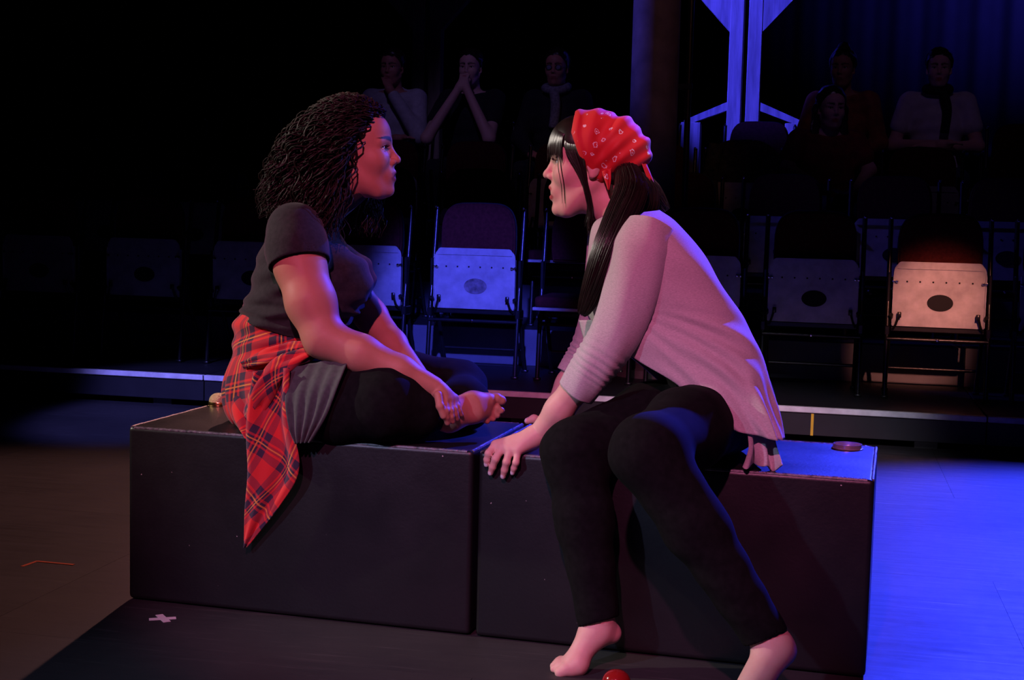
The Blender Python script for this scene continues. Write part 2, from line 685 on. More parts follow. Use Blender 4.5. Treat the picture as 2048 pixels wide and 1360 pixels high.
    # people
    M['skin_tan'] = skin('skin_tan', (0.48, 0.215, 0.15), (0.30, 0.07, 0.07), (0.012, 0.008, 0.007))
    M['skin_pale'] = skin('skin_pale', (0.70, 0.42, 0.35), (0.50, 0.10, 0.11), (0.03, 0.018, 0.014))
    M['hair_curly'] = simple('dark_brown_curls', (0.0125, 0.0075, 0.0050), 0.55, 0, 0.5, 30, spec=0.3)
    M['hair_straight'] = simple('black_brown_hair', (0.014, 0.009, 0.007), 0.32, 0, 0.4, 30, spec=0.6)
    M['eye_white'] = simple('eye_white', (0.75, 0.72, 0.70), 0.15, var=0.05)
    M['iris'] = simple('dark_iris', (0.02, 0.012, 0.008), 0.1, var=0.3)
    M['tshirt'] = simple('charcoal_jersey', (0.021, 0.022, 0.024), 0.9, 0, 0.25, 90, sheen=0.1, spec=0.2, bmp=0.15)
    M['underskirt'] = simple('grey_jersey', (0.040, 0.041, 0.042), 0.85, 0, 0.25, 90, sheen=0.2)
    M['leggings'] = simple('black_leggings', (0.0055, 0.0055, 0.0058), 0.95, 0, 0.3, 60, spec=0.1)
    M['cardigan'] = cardigan_mat()
    M['plaid'] = plaid_mat()
    M['bandana'] = bandana_mat()
    M['black_top'] = simple('black_top', (0.0055, 0.0055, 0.0058), 0.9, 0, 0.3, 60, spec=0.12)


def cardigan_mat():
    m, nt, b = nodes_of('oatmeal_knit')
    w = coords(nt, 'Object')
    heather = noise(nt, coords(nt, 'Object', (1, 1, 5)), 190, 3, 0.6)
    big = noise(nt, w, 10, 3)
    c = mix(nt, ramp(nt, heather, [(0.3, 0.0), (0.7, 1.0)]), (0.40, 0.38, 0.37), (0.60, 0.57, 0.55))
    c = mix(nt, ramp(nt, big, [(0.4, 0.0), (0.8, 0.25)]), c, (0.44, 0.41, 0.40))
    nt.links.new(c, b.inputs['Base Color'])
    b.inputs['Roughness'].default_value = 0.9
    b.inputs['Sheen Weight'].default_value = 0.25
    bump(nt, b, heather, 0.25, 0.002)
    return m


def plaid_mat():
    """red tartan flannel on the UV map (metres)"""
    m, nt, b = nodes_of('red_plaid_flannel')
    uv = nt.nodes.new('ShaderNodeTexCoord').outputs['UV']
    sep = nt.nodes.new('ShaderNodeSeparateXYZ')
    nt.links.new(uv, sep.inputs[0])

    def bands(s, period):
        t = math_node(nt, 'FRACT', math_node(nt, 'DIVIDE', s, period))
        r = nt.nodes.new('ShaderNodeValToRGB')
        r.color_ramp.interpolation = 'CONSTANT'
        st = [(0.0, (0, 0, 0)), (0.30, (1, 0, 0)), (0.47, (0, 0, 0)), (0.52, (1, 0, 0)), (0.57, (0, 1, 0)), (0.60, (1, 0, 0)), (0.65, (0, 0, 0)), (0.70, (1, 0, 0)), (0.87, (0, 0, 0))]
        while len(r.color_ramp.elements) < len(st): r.color_ramp.elements.new(0.5)
        for e, (p, c) in zip(r.color_ramp.elements, st):
            e.position = p; e.color = (*c, 1)
        nt.links.new(t, r.inputs[0])
        q = nt.nodes.new('ShaderNodeSeparateColor')
        nt.links.new(r.outputs[0], q.inputs[0])
        return q.outputs[0], q.outputs[1]

    d1, y1 = bands(sep.outputs[0], 0.115)
    d2, y2 = bands(sep.outputs[1], 0.115)
    dark = math_node(nt, 'MULTIPLY', math_node(nt, 'ADD', d1, d2), 0.49)
    c = mix(nt, dark, (0.74, 0.030, 0.026), (0.018, 0.022, 0.050))
    yel = math_node(nt, 'MULTIPLY', math_node(nt, 'MAXIMUM', y1, y2), 0.75)
    c = mix(nt, yel, c, (0.72, 0.36, 0.06))
    f = noise(nt, uv, 700, 2)
    c = mix(nt, ramp(nt, f, [(0.35, 0.0), (0.75, 0.3)]), c, (0.10, 0.01, 0.012))
    nt.links.new(c, b.inputs['Base Color'])
    b.inputs['Roughness'].default_value = 0.95
    b.inputs['Sheen Weight'].default_value = 0.15
    return m


def bandana_mat():
    m, nt, b = nodes_of('red_print_cotton')
    w = coords(nt, 'Object')
    v = nt.nodes.new('ShaderNodeTexVoronoi')
    v.feature = 'F1'
    nt.links.new(w, v.inputs['Vector'])
    v.inputs['Scale'].default_value = 34
    v.inputs['Randomness'].default_value = 0.75
    dist = v.outputs['Distance']
    wob = noise(nt, w, 130, 2)
    d = math_node(nt, 'MULTIPLY_ADD', wob, 0.34, dist)
    ring = ramp(nt, d, [(0.34, 0.0), (0.36, 1.0), (0.39, 1.0), (0.41, 0.0)])
    dot = ramp(nt, d, [(0.24, 1.0), (0.26, 0.0)])
    pr = math_node(nt, 'MAXIMUM', ring, dot)
    pick = ramp(nt, noise(nt, w, 15, 2), [(0.43, 0.0), (0.46, 1.0)])
    pr = math_node(nt, 'MULTIPLY', pr, pick)
    c = mix(nt, pr, (0.60, 0.012, 0.014), (0.78, 0.70, 0.70))
    nt.links.new(c, b.inputs['Base Color'])
    b.inputs['Roughness'].default_value = 0.7
    b.inputs['Sheen Weight'].default_value = 0.1
    return m


make_materials()
# ------------------------------------------------------------------ the setting
BANK_ROT = 0.05
BANK = V(0.0, 3.2, 0.0)


def bank(x, y, z=0.0):
    c, s = math.cos(BANK_ROT), math.sin(BANK_ROT)
    return (BANK[0] + c * x - s * y, BANK[1] + s * x + c * y, z)


def bank_x(X, y):
    """local x in the bank whose world X is given, at local depth y"""
    return (X + math.sin(BANK_ROT) * y) / math.cos(BANK_ROT)


random.seed(4)
np.random.seed(4)
floor = MB().box(-7, 8, -6, 10, -0.06, -0.0062).build('floor', MAT['floor'])
tag(floor, 'black scuffed stage floor', kind='structure')
pm = MB().box(-1.2196, 1.2196, -0.6096, 0.6096, -0.006, 0.0).mesh('floor_panel')
pm.materials.append(MAT['floor'])
cR, sR = math.cos(BANK_ROT), math.sin(BANK_ROT)
for i in range(-3, 3):
    for j in range(-5, 7):
        lx = i * 2.44 + (1.22 if j % 2 else 0) + 0.9
        ly = (j + 0.5) * 1.22
        o = bpy.data.objects.new('floor_panel', pm)
        COL.objects.link(o)
        o.parent = floor
        o.location = (0.112 + cR * lx - sR * ly, -0.326 + sR * lx + cR * ly, 0)
        o.rotation_euler = (0, 0, BANK_ROT + (math.pi if (i + j) % 2 else 0))
# soft pleats in the black drape that closes the hall
_n = 900
_x = np.linspace(-9, 9, _n)
_y = -0.02 * np.sin(_x * 19 + 1.5 * np.sin(_x * 2.3)) - 0.006 * np.sin(_x * 47)
_v = np.concatenate([np.stack([_x, _y, 0 * _x + z], 1) for z in (0.0, 5.2)] + [np.stack([_x, 0 * _x + 0.1, 0 * _x + z], 1) for z in (0.0, 5.2)])
_i = np.arange(_n - 1)
_q = np.concatenate([np.stack([_i, _i + 1, _i + 1 + _n, _i + _n], 1), np.stack([_i + 2 * _n, _i + 3 * _n, _i + 1 + 3 * _n, _i + 1 + 2 * _n], 1), np.stack([_i + _n, _i + 1 + _n, _i + 1 + 3 * _n, _i + 3 * _n], 1)])
wb = link('wall_back', quadmesh('wall_back', _v, _q), MAT['black'])
wb.location = bank(0.3, 6.2)
wb.rotation_euler = (0, 0, BANK_ROT)
tag(wb, 'black pleated drape at the back of the hall', kind='structure')

TIER_Y = [0.0, 1.10, 1.95, 2.72, 3.59, 5.0]
TIER_H = [0.165 + 0.2 * k for k in range(5)]
ORD = ['lowest', 'second', 'third', 'fourth', 'highest']
for k in range(5):
    root = empty('seating_platform', bank(0, TIER_Y[k]), BANK_ROT)
    tag(root, ['lowest black seating platform with white edge strip along the stage', 'second seating tier up, behind the front row of chairs', 'third seating tier up, between second and third chair rows',
               'fourth seating tier up under the watching spectators', 'highest seating tier in front of the black drape'][k], 'platform')
    h0 = 0.0 if k == 0 else TIER_H[k - 1]
    h = TIER_H[k]
    d = TIER_Y[k + 1] - TIER_Y[k]
    joints = [-5.0, -3.3, -1.44, 0.42, 2.28, 4.14, 6.0]
    for a, b in zip(joints, joints[1:]):
        MB().box(a + 0.003, b - 0.003, 0.012, d, h - 0.04, h, 0.003).build('deck_panel', MAT['deck'], root)
        z0 = 0.035 if k == 0 else h0
        MB().box(a + 0.002, b - 0.002, 0.0, 0.012, z0, h - 0.028 if k == 0 else h, 0.002).build('fascia_panel', MAT['fascia'] if k == 0 else MAT['step'], root)
        if k == 0:
            MB().box(a + 0.003, b - 0.003, -0.012, 0.03, h - 0.026, h, 0.003).build('edge_strip', MAT['nosing'], root)
            for q in (a + 0.25, b - 0.25):
                MB().box(q - 0.05, q + 0.05, 0.05, 0.15, 0.0, h - 0.04).build('foot', MAT['steel_black'], root)
        else:
            MB().box(a + 0.003, b - 0.003, 0.05, d - 0.02, h0 - 0.02 if k < 2 else h0, h - 0.04).build('support', MAT['black'], root)
yt = MB().box(-0.006, 0.006, -0.0015, 0.0, 0.035, 0.136).build('tape_mark', MAT['tape_yellow'])
yt.location = tuple(at(1625, 850, 3.2 + 0.05 * 1.5))
_yx = at(1625, 850, 3.275)[0]
yt.location = bank(_yx, 0.0)
yt.rotation_euler = (0, 0, BANK_ROT)
tag(yt, 'yellow strip of tape down the front of the seating platform', 'tape')

# round column standing among the seats
cp = at(1298, 500, 4.14)
col = MB().lathe([(0.0, 0.0), (0.16, 0.0), (0.16, 0.04), (0.125, 0.07), (0.122, 2.0), (0.119, 4.4), (0.0, 4.4)], (0, 0, 0), 40).build('column', MAT['column'], smooth=True)
col.location = (cp[0], cp[1], TIER_H[0])
tag(col, 'round painted column rising among the seats, blue on one side', 'column')
MB().tube([(0.17, 0.05, 0.02), (0.17, 0.05, 4.3)], 0.016, 10).build('conduit', MAT['steel_black'], col, smooth=True)
for z in (0.6, 1.5, 2.4):
    MB().box(0.10, 0.19, 0.03, 0.07, z, z + 0.03, 0.003).build('clamp', MAT['steel_black'], col)


def timber_frame(pxs, Y, ybase, label, lean):
    """pair of timber posts with gusset braces below a beam; pxs pixel centres of the posts"""
    a = at(pxs[0], 100, Y); b = at(pxs[1], 100, Y)
    root = empty('timber_frame', (a[0], Y, 0), BANK_ROT)
    tag(root, label, 'timber frame')
    base = TIER_H[4]
    top = at(pxs[0], 2, Y)[2]
    w = 0.050
    dx = (b[0] - a[0])
    for i, x in enumerate((0.0, dx)):
        MB().box(x - w, x + w, -0.05, 0.05, base, top + 0.5, 0.006).build('post', MAT['wood'], root)
        s = -1 if i == 0 else 1
        e = x + s * w
        g = [(e, top - 0.22), (e + s * 0.24, top + 0.04), (e, top + 0.04)]
        MB().prism(g if s < 0 else g[::-1], -0.045, 0.045).build('gusset', MAT['wood'], root)
        zl = at(pxs[0], ybase, Y)[2]
        r = [(e, zl + 0.06), (e, zl + 0.0), (e + s * 0.30, zl - 0.11), (e + s * 0.30, zl - 0.07)]
        MB().prism(r if s > 0 else r[::-1], -0.04, 0.04).build('raking_rail', MAT['wood'], root)
        MB().box(min(e + s * .18, e + s * .32), max(e + s * .18, e + s * .32), -0.05, 0.05, base, zl - 0.085, 0.004).build('stub_post', MAT['wood'], root)
    MB().box(-1.4, dx + 1.1, -0.06, 0.06, top + 0.04, top + 0.24, 0.006).build('beam', MAT['wood'], root)
    return root


timber_frame((1473, 1510), 6.9 + 0.05 * 1.6, 222, 'pair of raw timber posts with triangular braces glowing blue behind seats', 0)
timber_frame((840, 872), 7.3 - 0.05, 200, 'dim timber post pair with braces behind the man with hand at chin', 0)

# ------------------------------------------------------------------ folding theatre chairs
def arch(w, z0, z1, r, n=6):
    """outline of a panel with rounded top corners"""
    p = [(-w, z0), (w, z0)]
    for i in range(n + 1):
        t = math.pi / 2 * i / n
        p.append((w - r + r * math.cos(t), z1 - r + r * math.sin(t)))
    for i in range(n + 1):
        t = math.pi / 2 + math.pi / 2 * i / n
        p.append((-w + r + r * math.cos(t), z1 - r + r * math.sin(t)))
    return p


def rounded_arch(w, z0, z1, n=16):
    """backrest outline: straight sides, full curved top"""
    p = [(-w * 0.96, z0), (w * 0.96, z0), (w, z0 + 0.06)]
    for i in range(n + 1):
        t = math.pi * i / n
        c, s = math.cos(t), math.sin(t)
        p.append((w * np.sign(c) * abs(c) ** 0.45, z0 + 0.12 + (z1 - z0 - 0.12) * abs(s) ** 0.75))
    p.append((-w, z0 + 0.06))
    return p


CM = {}


def chair_meshes():
    t = CM
    # seat folded up: steel underside faces the stage
    t['pan'] = MB().prism(arch(0.212, 0.345, 0.652, 0.045), -0.035, -0.030, 0.0015).box(-0.212, 0.212, -0.034, -0.012, 0.345, 0.353).box(-0.214, -0.208, -0.042, -0.012, 0.35, 0.60).box(0.208, 0.214, -0.042, -0.012, 0.35, 0.60).prism(arch(0.196, 0.62, 0.655, 0.02), -0.040, -0.030, 0.001).mesh('seat_pan')
    t['cushion_up'] = MB().prism(arch(0.205, 0.36, 0.645, 0.05), -0.028, 0.03, 0.012).mesh('seat_cushion', True, 50)
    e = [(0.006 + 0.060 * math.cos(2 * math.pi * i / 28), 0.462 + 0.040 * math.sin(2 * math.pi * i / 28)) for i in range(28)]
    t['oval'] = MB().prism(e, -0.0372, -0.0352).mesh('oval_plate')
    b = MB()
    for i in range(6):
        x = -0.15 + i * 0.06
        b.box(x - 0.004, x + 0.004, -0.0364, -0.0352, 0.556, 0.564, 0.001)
    t['holes'] = b.mesh('screw_hole_shade')  # small raised dark squares, painted as the shade inside screw holes
    t['bolt'] = MB().lathe([(0, 0), (0.008, 0), (0.008, 0.006), (0.005, 0.010), (0, 0.011)], (0, 0, 0), 10).mesh('bolt', True, 40)
    # seat down
    t['cushion_dn'] = MB().box(-0.205, 0.205, -0.33, 0.05, 0.385, 0.440, 0.02, 3).mesh('seat_cushion', True, 60)
    t['pan_dn'] = MB().box(-0.212, 0.212, -0.34, 0.05, 0.372, 0.388, 0.003).mesh('seat_pan')
    t['back'] = MB().prism(rounded_arch(0.195, 0.60, 0.885), 0.02, 0.055, 0.010).mesh('backrest', True, 50)
    t['back_shell'] = MB().prism(rounded_arch(0.199, 0.595, 0.890), 0.056, 0.064, 0.002).mesh('back_shell')
    for s in (-1, 1):
        x = s * 0.232
        t['leg_f%d' % s] = MB().tube(spline([(x, 0.075, 0.86), (x, 0.03, 0.62), (x, -0.03, 0.36), (x, -0.075, 0.012)], 12), 0.0115, 8).box(x - 0.017, x + 0.017, -0.095, -0.055, 0.0, 0.014, 0.003).mesh('front_leg', True, 50)
        t['leg_r%d' % s] = MB().tube(spline([(x * 0.94, -0.06, 0.40), (x * 0.94, 0.07, 0.30), (x * 0.94, 0.24, 0.012)], 10), 0.011, 8).box(x * 0.94 - 0.016, x * 0.94 + 0.016, 0.22, 0.26, 0.0, 0.014, 0.003).mesh('rear_leg', True, 50)
        t['lever%d' % s] = MB().tube([(s * 0.205, -0.03, 0.33), (s * 0.194, -0.055, 0.355), (s * 0.182, -0.06, 0.395)], 0.006, 6).box(s * 0.180 - 0.009, s * 0.180 + 0.009, -0.068, -0.052, 0.388, 0.415, 0.002).mesh('hinge_lever', True, 50)
        t['side%d' % s] = MB().box(x - 0.012, x + 0.012, -0.05, 0.05, 0.30, 0.345, 0.004).box(x - 0.008, x + 0.008, -0.02, 0.03, 0.34, 0.60, 0.004).mesh('side_bracket')
    t['bar'] = MB().tube([(-0.232, -0.055, 0.285), (0.232, -0.055, 0.285)], 0.009, 8).mesh('crossbar', True, 50)
    t['bar2'] = MB().tube([(-0.218, 0.19, 0.12), (0.218, 0.19, 0.12)], 0.008, 8).mesh('crossbar', True, 50)
    t['rail'] = MB().box(-0.215, 0.215, -0.025, 0.03, 0.318, 0.344, 0.004).mesh('seat_rail')
    for k, me in t.items():
        pass


chair_meshes()


def part(me, mat, parent, name=None, loc=None, rot=None):
    key = me.name + '|' + mat.name
    m2 = CM.setdefault('_v', {})
    if key not in m2:
        c = me.copy(); c.materials.clear(); c.materials.append(mat); m2[key] = c
    o = bpy.data.objects.new(name or me.name.split('.')[0], m2[key])
    COL.objects.link(o)
    o.parent = parent
    if loc: o.location = loc
    if rot: o.rotation_euler = rot
    return o


def chair(x, row, up=True, pan='dull', oval='dark', jitter=0.0):
    y = 0.55 + 0.87 * row
    c = empty('theatre_chair', bank(x, y, TIER_H[row]), BANK_ROT + jitter)
    t = CM
    if up:
        p = part(t['pan'], MAT['pan'], c)
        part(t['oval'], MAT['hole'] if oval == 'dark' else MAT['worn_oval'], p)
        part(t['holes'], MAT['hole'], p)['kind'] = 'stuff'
        part(t['cushion_up'], MAT['maroon'], c)
        for s in (-1, 1):
            for dx in (0.0, 0.016):
                part(t['bolt'], MAT['chrome'], c, loc=(s * (0.213 - dx), -0.042, 0.560), rot=(math.pi / 2, 0, 0))
            part(t['lever%d' % s], MAT['steel_black'], c)
    else:
        part(t['cushion_dn'], MAT['maroon'], c)
        part(t['pan_dn'], MAT['pan'], c)
    b = part(t['back'], MAT['maroon'], c)
    part(t['back_shell'], MAT['steel_black'], b)
    for s in (-1, 1):
        part(t['leg_f%d' % s], MAT['steel_black'], c, 'leg')
        part(t['leg_r%d' % s], MAT['steel_black'], c, 'leg')
        part(t['side%d' % s], MAT['steel_black'], c)
        part(t['bolt'], MAT['chrome'], c, loc=(s * 0.232, 0.045, 0.862), rot=(math.pi / 2, 0, 0))
    part(t['bar'], MAT['steel_black'], c)
    part(t['bolt'], MAT['chrome'], c, loc=(0, -0.062, 0.285), rot=(math.pi / 2, 0, 0))
    part(t['bar2'], MAT['steel_black'], c)
    part(t['rail'], MAT['steel_black'], c)
    return c


ROW_NAME = ['front row', 'second row', 'third row', 'fourth row', 'back row']
row1 = [-3.30, -2.69, -2.06, -1.44, -0.823, -0.22, 0.36, 0.91, 1.473, 2.06, 2.64]
for X in row1:
    x = bank_x(X, 0.55)
    g = None
    if X == -0.22:
        c = chair(x, 0, True, 'bare', 'worn'); lab = 'front row chair with raised steel seat lit blue, worn oval patch'
    elif X == 2.06:
        c = chair(x, 0, True, 'bare', 'dark'); lab = 'front row chair with raised seat lit orange, crisp black oval'
    elif X == -0.823:
        c = chair(x, 0, True, 'bare', 'none'); lab = 'front row chair with blue raised seat behind the seated woman in black shirt'
    elif X == 0.36:
        c = chair(x, 0, False); lab = 'front row chair with seat folded down, pale lit front lip'
    elif X == 1.473:
        c = chair(x, 0, True); lab = 'front row chair with raised seat in shade beside the orange lit one'
    elif X in (0.91, 2.64):
        c = chair(x, 0, True); lab = {0.91: 'front row chair hidden behind the woman in red bandana', 2.64: 'dark front row chair at the far side of the orange lit chair'}[X]
    else:
        c = chair(x, 0, True); lab = 'unlit front row chair with dark raised seat and bright side bolts'; g = 'unlit chairs of the front row'
    tag(c, lab, 'chair', g)
rows_x = {1: [-0.486 + 0.58 * k for k in range(-5, 7)],
          2: [-0.766 + 0.58 * k for k in range(-5, 3)] + [0.92, 1.42, 1.98, 2.55, 3.13],
          3: [-1.0 + 0.58 * k for k in range(-5, 3)] + [0.93, 1.47, 2.06, 2.62, 3.16]}
for row in (1, 2, 3):
    y = 0.55 + 0.87 * row
    for k, X in enumerate(rows_x[row]):
        up = not (row == 1 and k in (4, 6, 7) or row == 2 and k in (5, 7, 9) or row == 3 and k in (4, 5, 6, 9, 10))
        pan = 'bare' if (row == 1 and k in (8, 10)) or (row == 2 and k == 8) else 'dull'
        c = chair(bank_x(X, y), row, up, pan)
        kind = 'seat folded up' if up else 'seat folded down'
        lab = 'maroon backed %s chair with %s' % (ROW_NAME[row], kind)
        g = '%s chairs, %s' % (ROW_NAME[row], kind)
        own = {(1, 8): 'second row chair with bare steel raised seat catching blue light behind the shaded front chair',
               (1, 10): 'second row chair with bare steel raised seat tinged orange beyond the orange lit chair',
               (2, 8): 'third row chair with pale raised seat under the dark coat',
               (2, 9): 'third row chair under the spectator in deep red top',
               (3, 4): 'fourth row chair under the spectator in pale shirt', (3, 5): 'fourth row chair under the spectator with clasped hands',
               (3, 6): 'fourth row chair under the spectator in glasses', (3, 9): 'fourth row chair under the spectator in rust blouse',
               (3, 10): 'fourth row chair under the spectator in white tee'}.get((row, k))
        if own: tag(c, own, 'chair')
        else: tag(c, lab, 'chair', g)

# ------------------------------------------------------------------ blocks on stage
def block(x0, x1, label):
    root = empty('stage_block', ((x0 + x1) / 2, 0.2365, 0))
    w = (x1 - x0) / 2
    d = 0.2365
    b = MB().box(-w, w, -d, d, 0.004, 0.45, 0.012, 3).build('body', MAT['block'], root, smooth=True)
    # painted-over edge beads, worn
    for (p, q) in (((-w, -d), (w, -d)), ((w, -d), (w, d)), ((w, d), (-w, d)), ((-w, d), (-w, -d))):
        m = 14
        pts = [np.array([p[0] + (q[0] - p[0]) * t, p[1] + (q[1] - p[1]) * t, 0.4465]) for t in np.linspace(0.012, 0.988, m)]
        c = np.array([0, 0, 0.44])
        pts = [P + (c - P) * np.array([0.005 / abs(w), 0.005 / d, 0]) for P in pts]
        MB().tube(pts, [0.0042 + 0.0012 * random.random() for _ in range(m)], 8).build('worn_edge', MAT['worn_edge'], root, smooth=True)
    tag(root, label, 'stage block')
    return root


block(0.0, 0.9167, 'long black painted block under the cross-legged woman in plaid')
block(0.9306, 1.8381, 'long black painted block under the woman in red bandana')


def dome(name, loc, r, h, mats, label, ring=False):
    root = empty(name, loc)
    prof = [(0, 0), (r * 1.05, 0), (r * 1.08, h * 0.12), (r, h * 0.30)]
    MB().lathe(prof + [(0, h * 0.30)], (0, 0, 0), 28).build('rim', MAT[mats[0]], root, smooth=True)
    if ring:
        pr = [(r * 1.0, h * 0.3), (r * 0.98, h), (r * 0.92, h), (r * 0.9, h * 0.35), (0, h * 0.34)]
        MB().lathe(pr, (0, 0, 0), 28).build('dish', MAT[mats[1]], root, smooth=True)
    else:
        pr = [(r * math.cos(t) ** 0.8, h * 0.30 + h * 0.7 * math.sin(t)) for t in np.linspace(0, math.pi / 2 - 1e-6, 9)] 
        pr[-1] = (0, h)
        MB().lathe(pr, (0, 0, 0), 28).build('cap', MAT[mats[1]], root, smooth=True)
    tag(root, label, 'dome')
    return root


dome('push_dome', (0.026, 0.440, 0.45), 0.027, 0.034, ('gold', 'gold_grain'), 'small gold dome on the block behind the plaid shirt')
dome('metal_dish', tuple(at(1695, 899, 0.41)[:2]) + (0.45,), 0.036, 0.012, ('silver', 'silver'), 'low silver ring dish on the blue lit block end', True)
dome('push_dome', (1.325, -0.252, 0.0), 0.032, 0.044, ('red_gloss', 'red_gloss'), 'glossy red dome on the floor between bare feet')

# tape marks on the floor
def flat_tape(name, pts_list, mat, label, z=0.0008):
    b = MB()
    for i_, (p, q, w) in enumerate(pts_list):
        z = 0.0008 + 0.0006 * i_
        p = V(*p); q = V(*q)
        d = nrm(q - p); n = V(-d[1], d[0]) * w / 2
        m = bmesh.new()
        vs = [m.verts.new((*c, zz)) for zz in (0.0, z) for c in (p - n, q - n, q + n, p + n)]
        for f in ((3, 2, 1, 0), (4, 5, 6, 7), (0, 1, 5, 4), (1, 2, 6, 5), (2, 3, 7, 6), (3, 0, 4, 7)):
            m.faces.new([vs[i] for i in f])
        bmesh.ops.recalc_face_normals(m, faces=m.faces)
        b._add(m)
    o = b.build(name, MAT[mat])
    tag(o, label, 'tape')
    return o


def flo(px, py):
    d = CF + (px - 1024) / FPX * CR - (py - 680) / FPX * CU
    p = CAM_POS + d * (0 - CAM_POS[2]) / d[2]
    return (p[0], p[1])


flat_tape('tape_mark', [(flo(298, 1239), flo(352, 1236), 0.018), (flo(318, 1230), flo(334, 1244), 0.018)], 'tape_white', 'white tape cross on the floor before the block')
flat_tape('tape_mark', [(flo(44, 1133), flo(76, 1122), 0.011), (flo(74, 1123), flo(148, 1130), 0.011)], 'tape_orange', 'orange angled tape corner mark on the open floor')
# ------------------------------------------------------------------ people: shared anatomy
def head_local(jaw=0.0, nose=1.0):
    """head in its own frame: x to the face, y to its left, z up; jaw = mouth opening in metres"""
    s = SDF(0.02)
    s.ell((-0.018, 0, 0.036), (0.092, 0.074, 0.084))
    s.ell((0.030, 0, -0.010), (0.060, 0.060, 0.086), k=0.03)
    s.ell((0.046, 0, 0.050), (0.044, 0.055, 0.045), k=0.03)
    j = -jaw
    s.ell((0.034, 0, -0.076 + j * 0.6), (0.047, 0.044, 0.036), k=0.03)
    s.cap((0.077, 0, -0.098 + j), (0.064, 0, -0.100 + j), 0.0165, 0.016, k=0.022)
    for y in (1, -1):
        s.cap((-0.004, y * 0.052, -0.050), (0.052, y * 0.024, -0.098 + j), 0.013, 0.013, k=0.03)
        s.ell((0.058, y * 0.036, -0.026), (0.024, 0.022, 0.022), k=0.03)
        s.sub((0.096, y * 0.034, 0.007), (0.016, 0.018, 0.012), k=0.014)
    for y in (1, -1):
        s.cap((0.083, y * 0.012, 0.023), (0.070, y * 0.044, 0.021), 0.0085, 0.0085, k=0.014)
        s.ball((0.0705, y * 0.031, 0.006), 0.0142, k=0.004)
    # nose
    s.cap((0.083, 0, 0.018), (0.1020 * nose, 0, -0.018), 0.0078, 0.0080, k=0.010)
    s.ball((0.1060 * nose, 0, -0.0250), 0.0098, k=0.008)
    for y in (1, -1):
        s.ell((0.094, y * 0.0115, -0.0300), (0.0105, 0.0065, 0.0078), k=0.006)
        s.sub((0.0985, y * 0.0060, -0.0385), (0.0055, 0.0034, 0.0045), k=0.003)
    # muzzle and lips
    s.ell((0.079, 0, -0.060 + j * 0.3), (0.020, 0.027, 0.025), k=0.016)
    s.cap((0.0950, 0, -0.0560), (0.080, 0.021, -0.0605), 0.0054, 0.0032, k=0.005)
    s.cap((0.0950, 0, -0.0560), (0.080, -0.021, -0.0605), 0.0054, 0.0032, k=0.005)
    s.cap((0.0920, 0, -0.0715 + j * 0.8), (0.079, 0.018, -0.0655 + j * 0.4), 0.0060, 0.0034, k=0.005)
    s.cap((0.0920, 0, -0.0715 + j * 0.8), (0.079, -0.018, -0.0655 + j * 0.4), 0.0060, 0.0034, k=0.005)
    g = 0.0020 + jaw * 0.42
    s.subcap((0.102, 0, -0.0632 + j * 0.42), (0.076, 0.021, -0.0632 + j * 0.35), g, 0.0012, k=0.003)
    s.subcap((0.102, 0, -0.0632 + j * 0.42), (0.076, -0.021, -0.0632 + j * 0.35), g, 0.0012, k=0.003)
    s.subcap((0.102, 0, -0.0632 + j * 0.42), (0.070, 0, -0.0632 + j * 0.42), g, g * 0.8, k=0.003)
    # ears
    for y in (1, -1):
        ax = np.array([[0.96, 0.26 * y, -0.1], [-0.26 * y, 0.96, 0], [0.1, 0, 0.99]])
        s.ell((-0.010, y * 0.0745, -0.004), (0.017, 0.0065, 0.029), ax, k=0.006)
        s.ball((-0.006, y * 0.073, -0.029), 0.0075, k=0.006)
        s.sub((-0.006, y * 0.0825, 0.000), (0.0095, 0.006, 0.017), ax, k=0.004)
        # eye slit
        s.subcap((0.0855, y * 0.0215, 0.0030), (0.0765, y * 0.0425, 0.0050), 0.0030, 0.0026, k=0.002)
        s.subcap((0.0855, y * 0.0270, 0.0052), (0.0830, y * 0.0360, 0.0058), 0.0038, 0.0034, k=0.002)
    return s


def head_tint(P, O, fw, lf, up, jaw, T):
    q = np.stack([(P - O) @ fw, (P - O) @ lf, (P - O) @ up], 1)
    x, y, z = q[:, 0], np.abs(q[:, 1]), q[:, 2]
    near = (np.abs(q) < 0.15).all(1)
    # lips
    mid = -0.0632 - jaw * 0.42
    e = np.where(z > mid, (z - (-0.0600)) / 0.0085, (z + 0.0690 + jaw * 0.8) / 0.0088)
    lip = 1 - sstep(0.75, 1.05, np.sqrt((y / 0.0225) ** 2 + e ** 2))
    lip *= (x > 0.070)
    inside = (np.abs(z - mid) < 0.0020 + jaw * 0.40) & (y < 0.019) & (x > 0.05) & (x < 0.089)
    # brows
    by = 0.0275 + 0.0035 * np.sin(np.clip((y - 0.010) / 0.042, 0, 1) * 2.4)
    th = 0.0078 * (1 - 0.75 * np.clip((y - 0.02) / 0.034, 0, 1))
    brow = (1 - sstep(0.6, 1.1, np.abs(z - by) / th)) * sstep(0.007, 0.011, y) * (1 - sstep(0.052, 0.058, y)) * (x > 0.05)
    # lash line round the lids
    dx = (y - 0.032) / 0.0135
    lash = (np.abs(dx) < 1) & (np.abs(z - (0.0092 - 0.0022 * dx * dx)) < 0.0017) & (x > 0.066)
    T[near, 0] = np.maximum(T[near, 0], np.maximum(lip, 1.0 * inside)[near])
    T[near, 1] = np.maximum(T[near, 1], np.maximum(brow, 0.95 * lash)[near])


def nails(P, T, spots, r=0.0062):
    for c in spots:
        d = np.sqrt(((P - c) ** 2).sum(1))
        T[:, 2] = np.maximum(T[:, 2], 1 - sstep(r * 0.75, r, d))


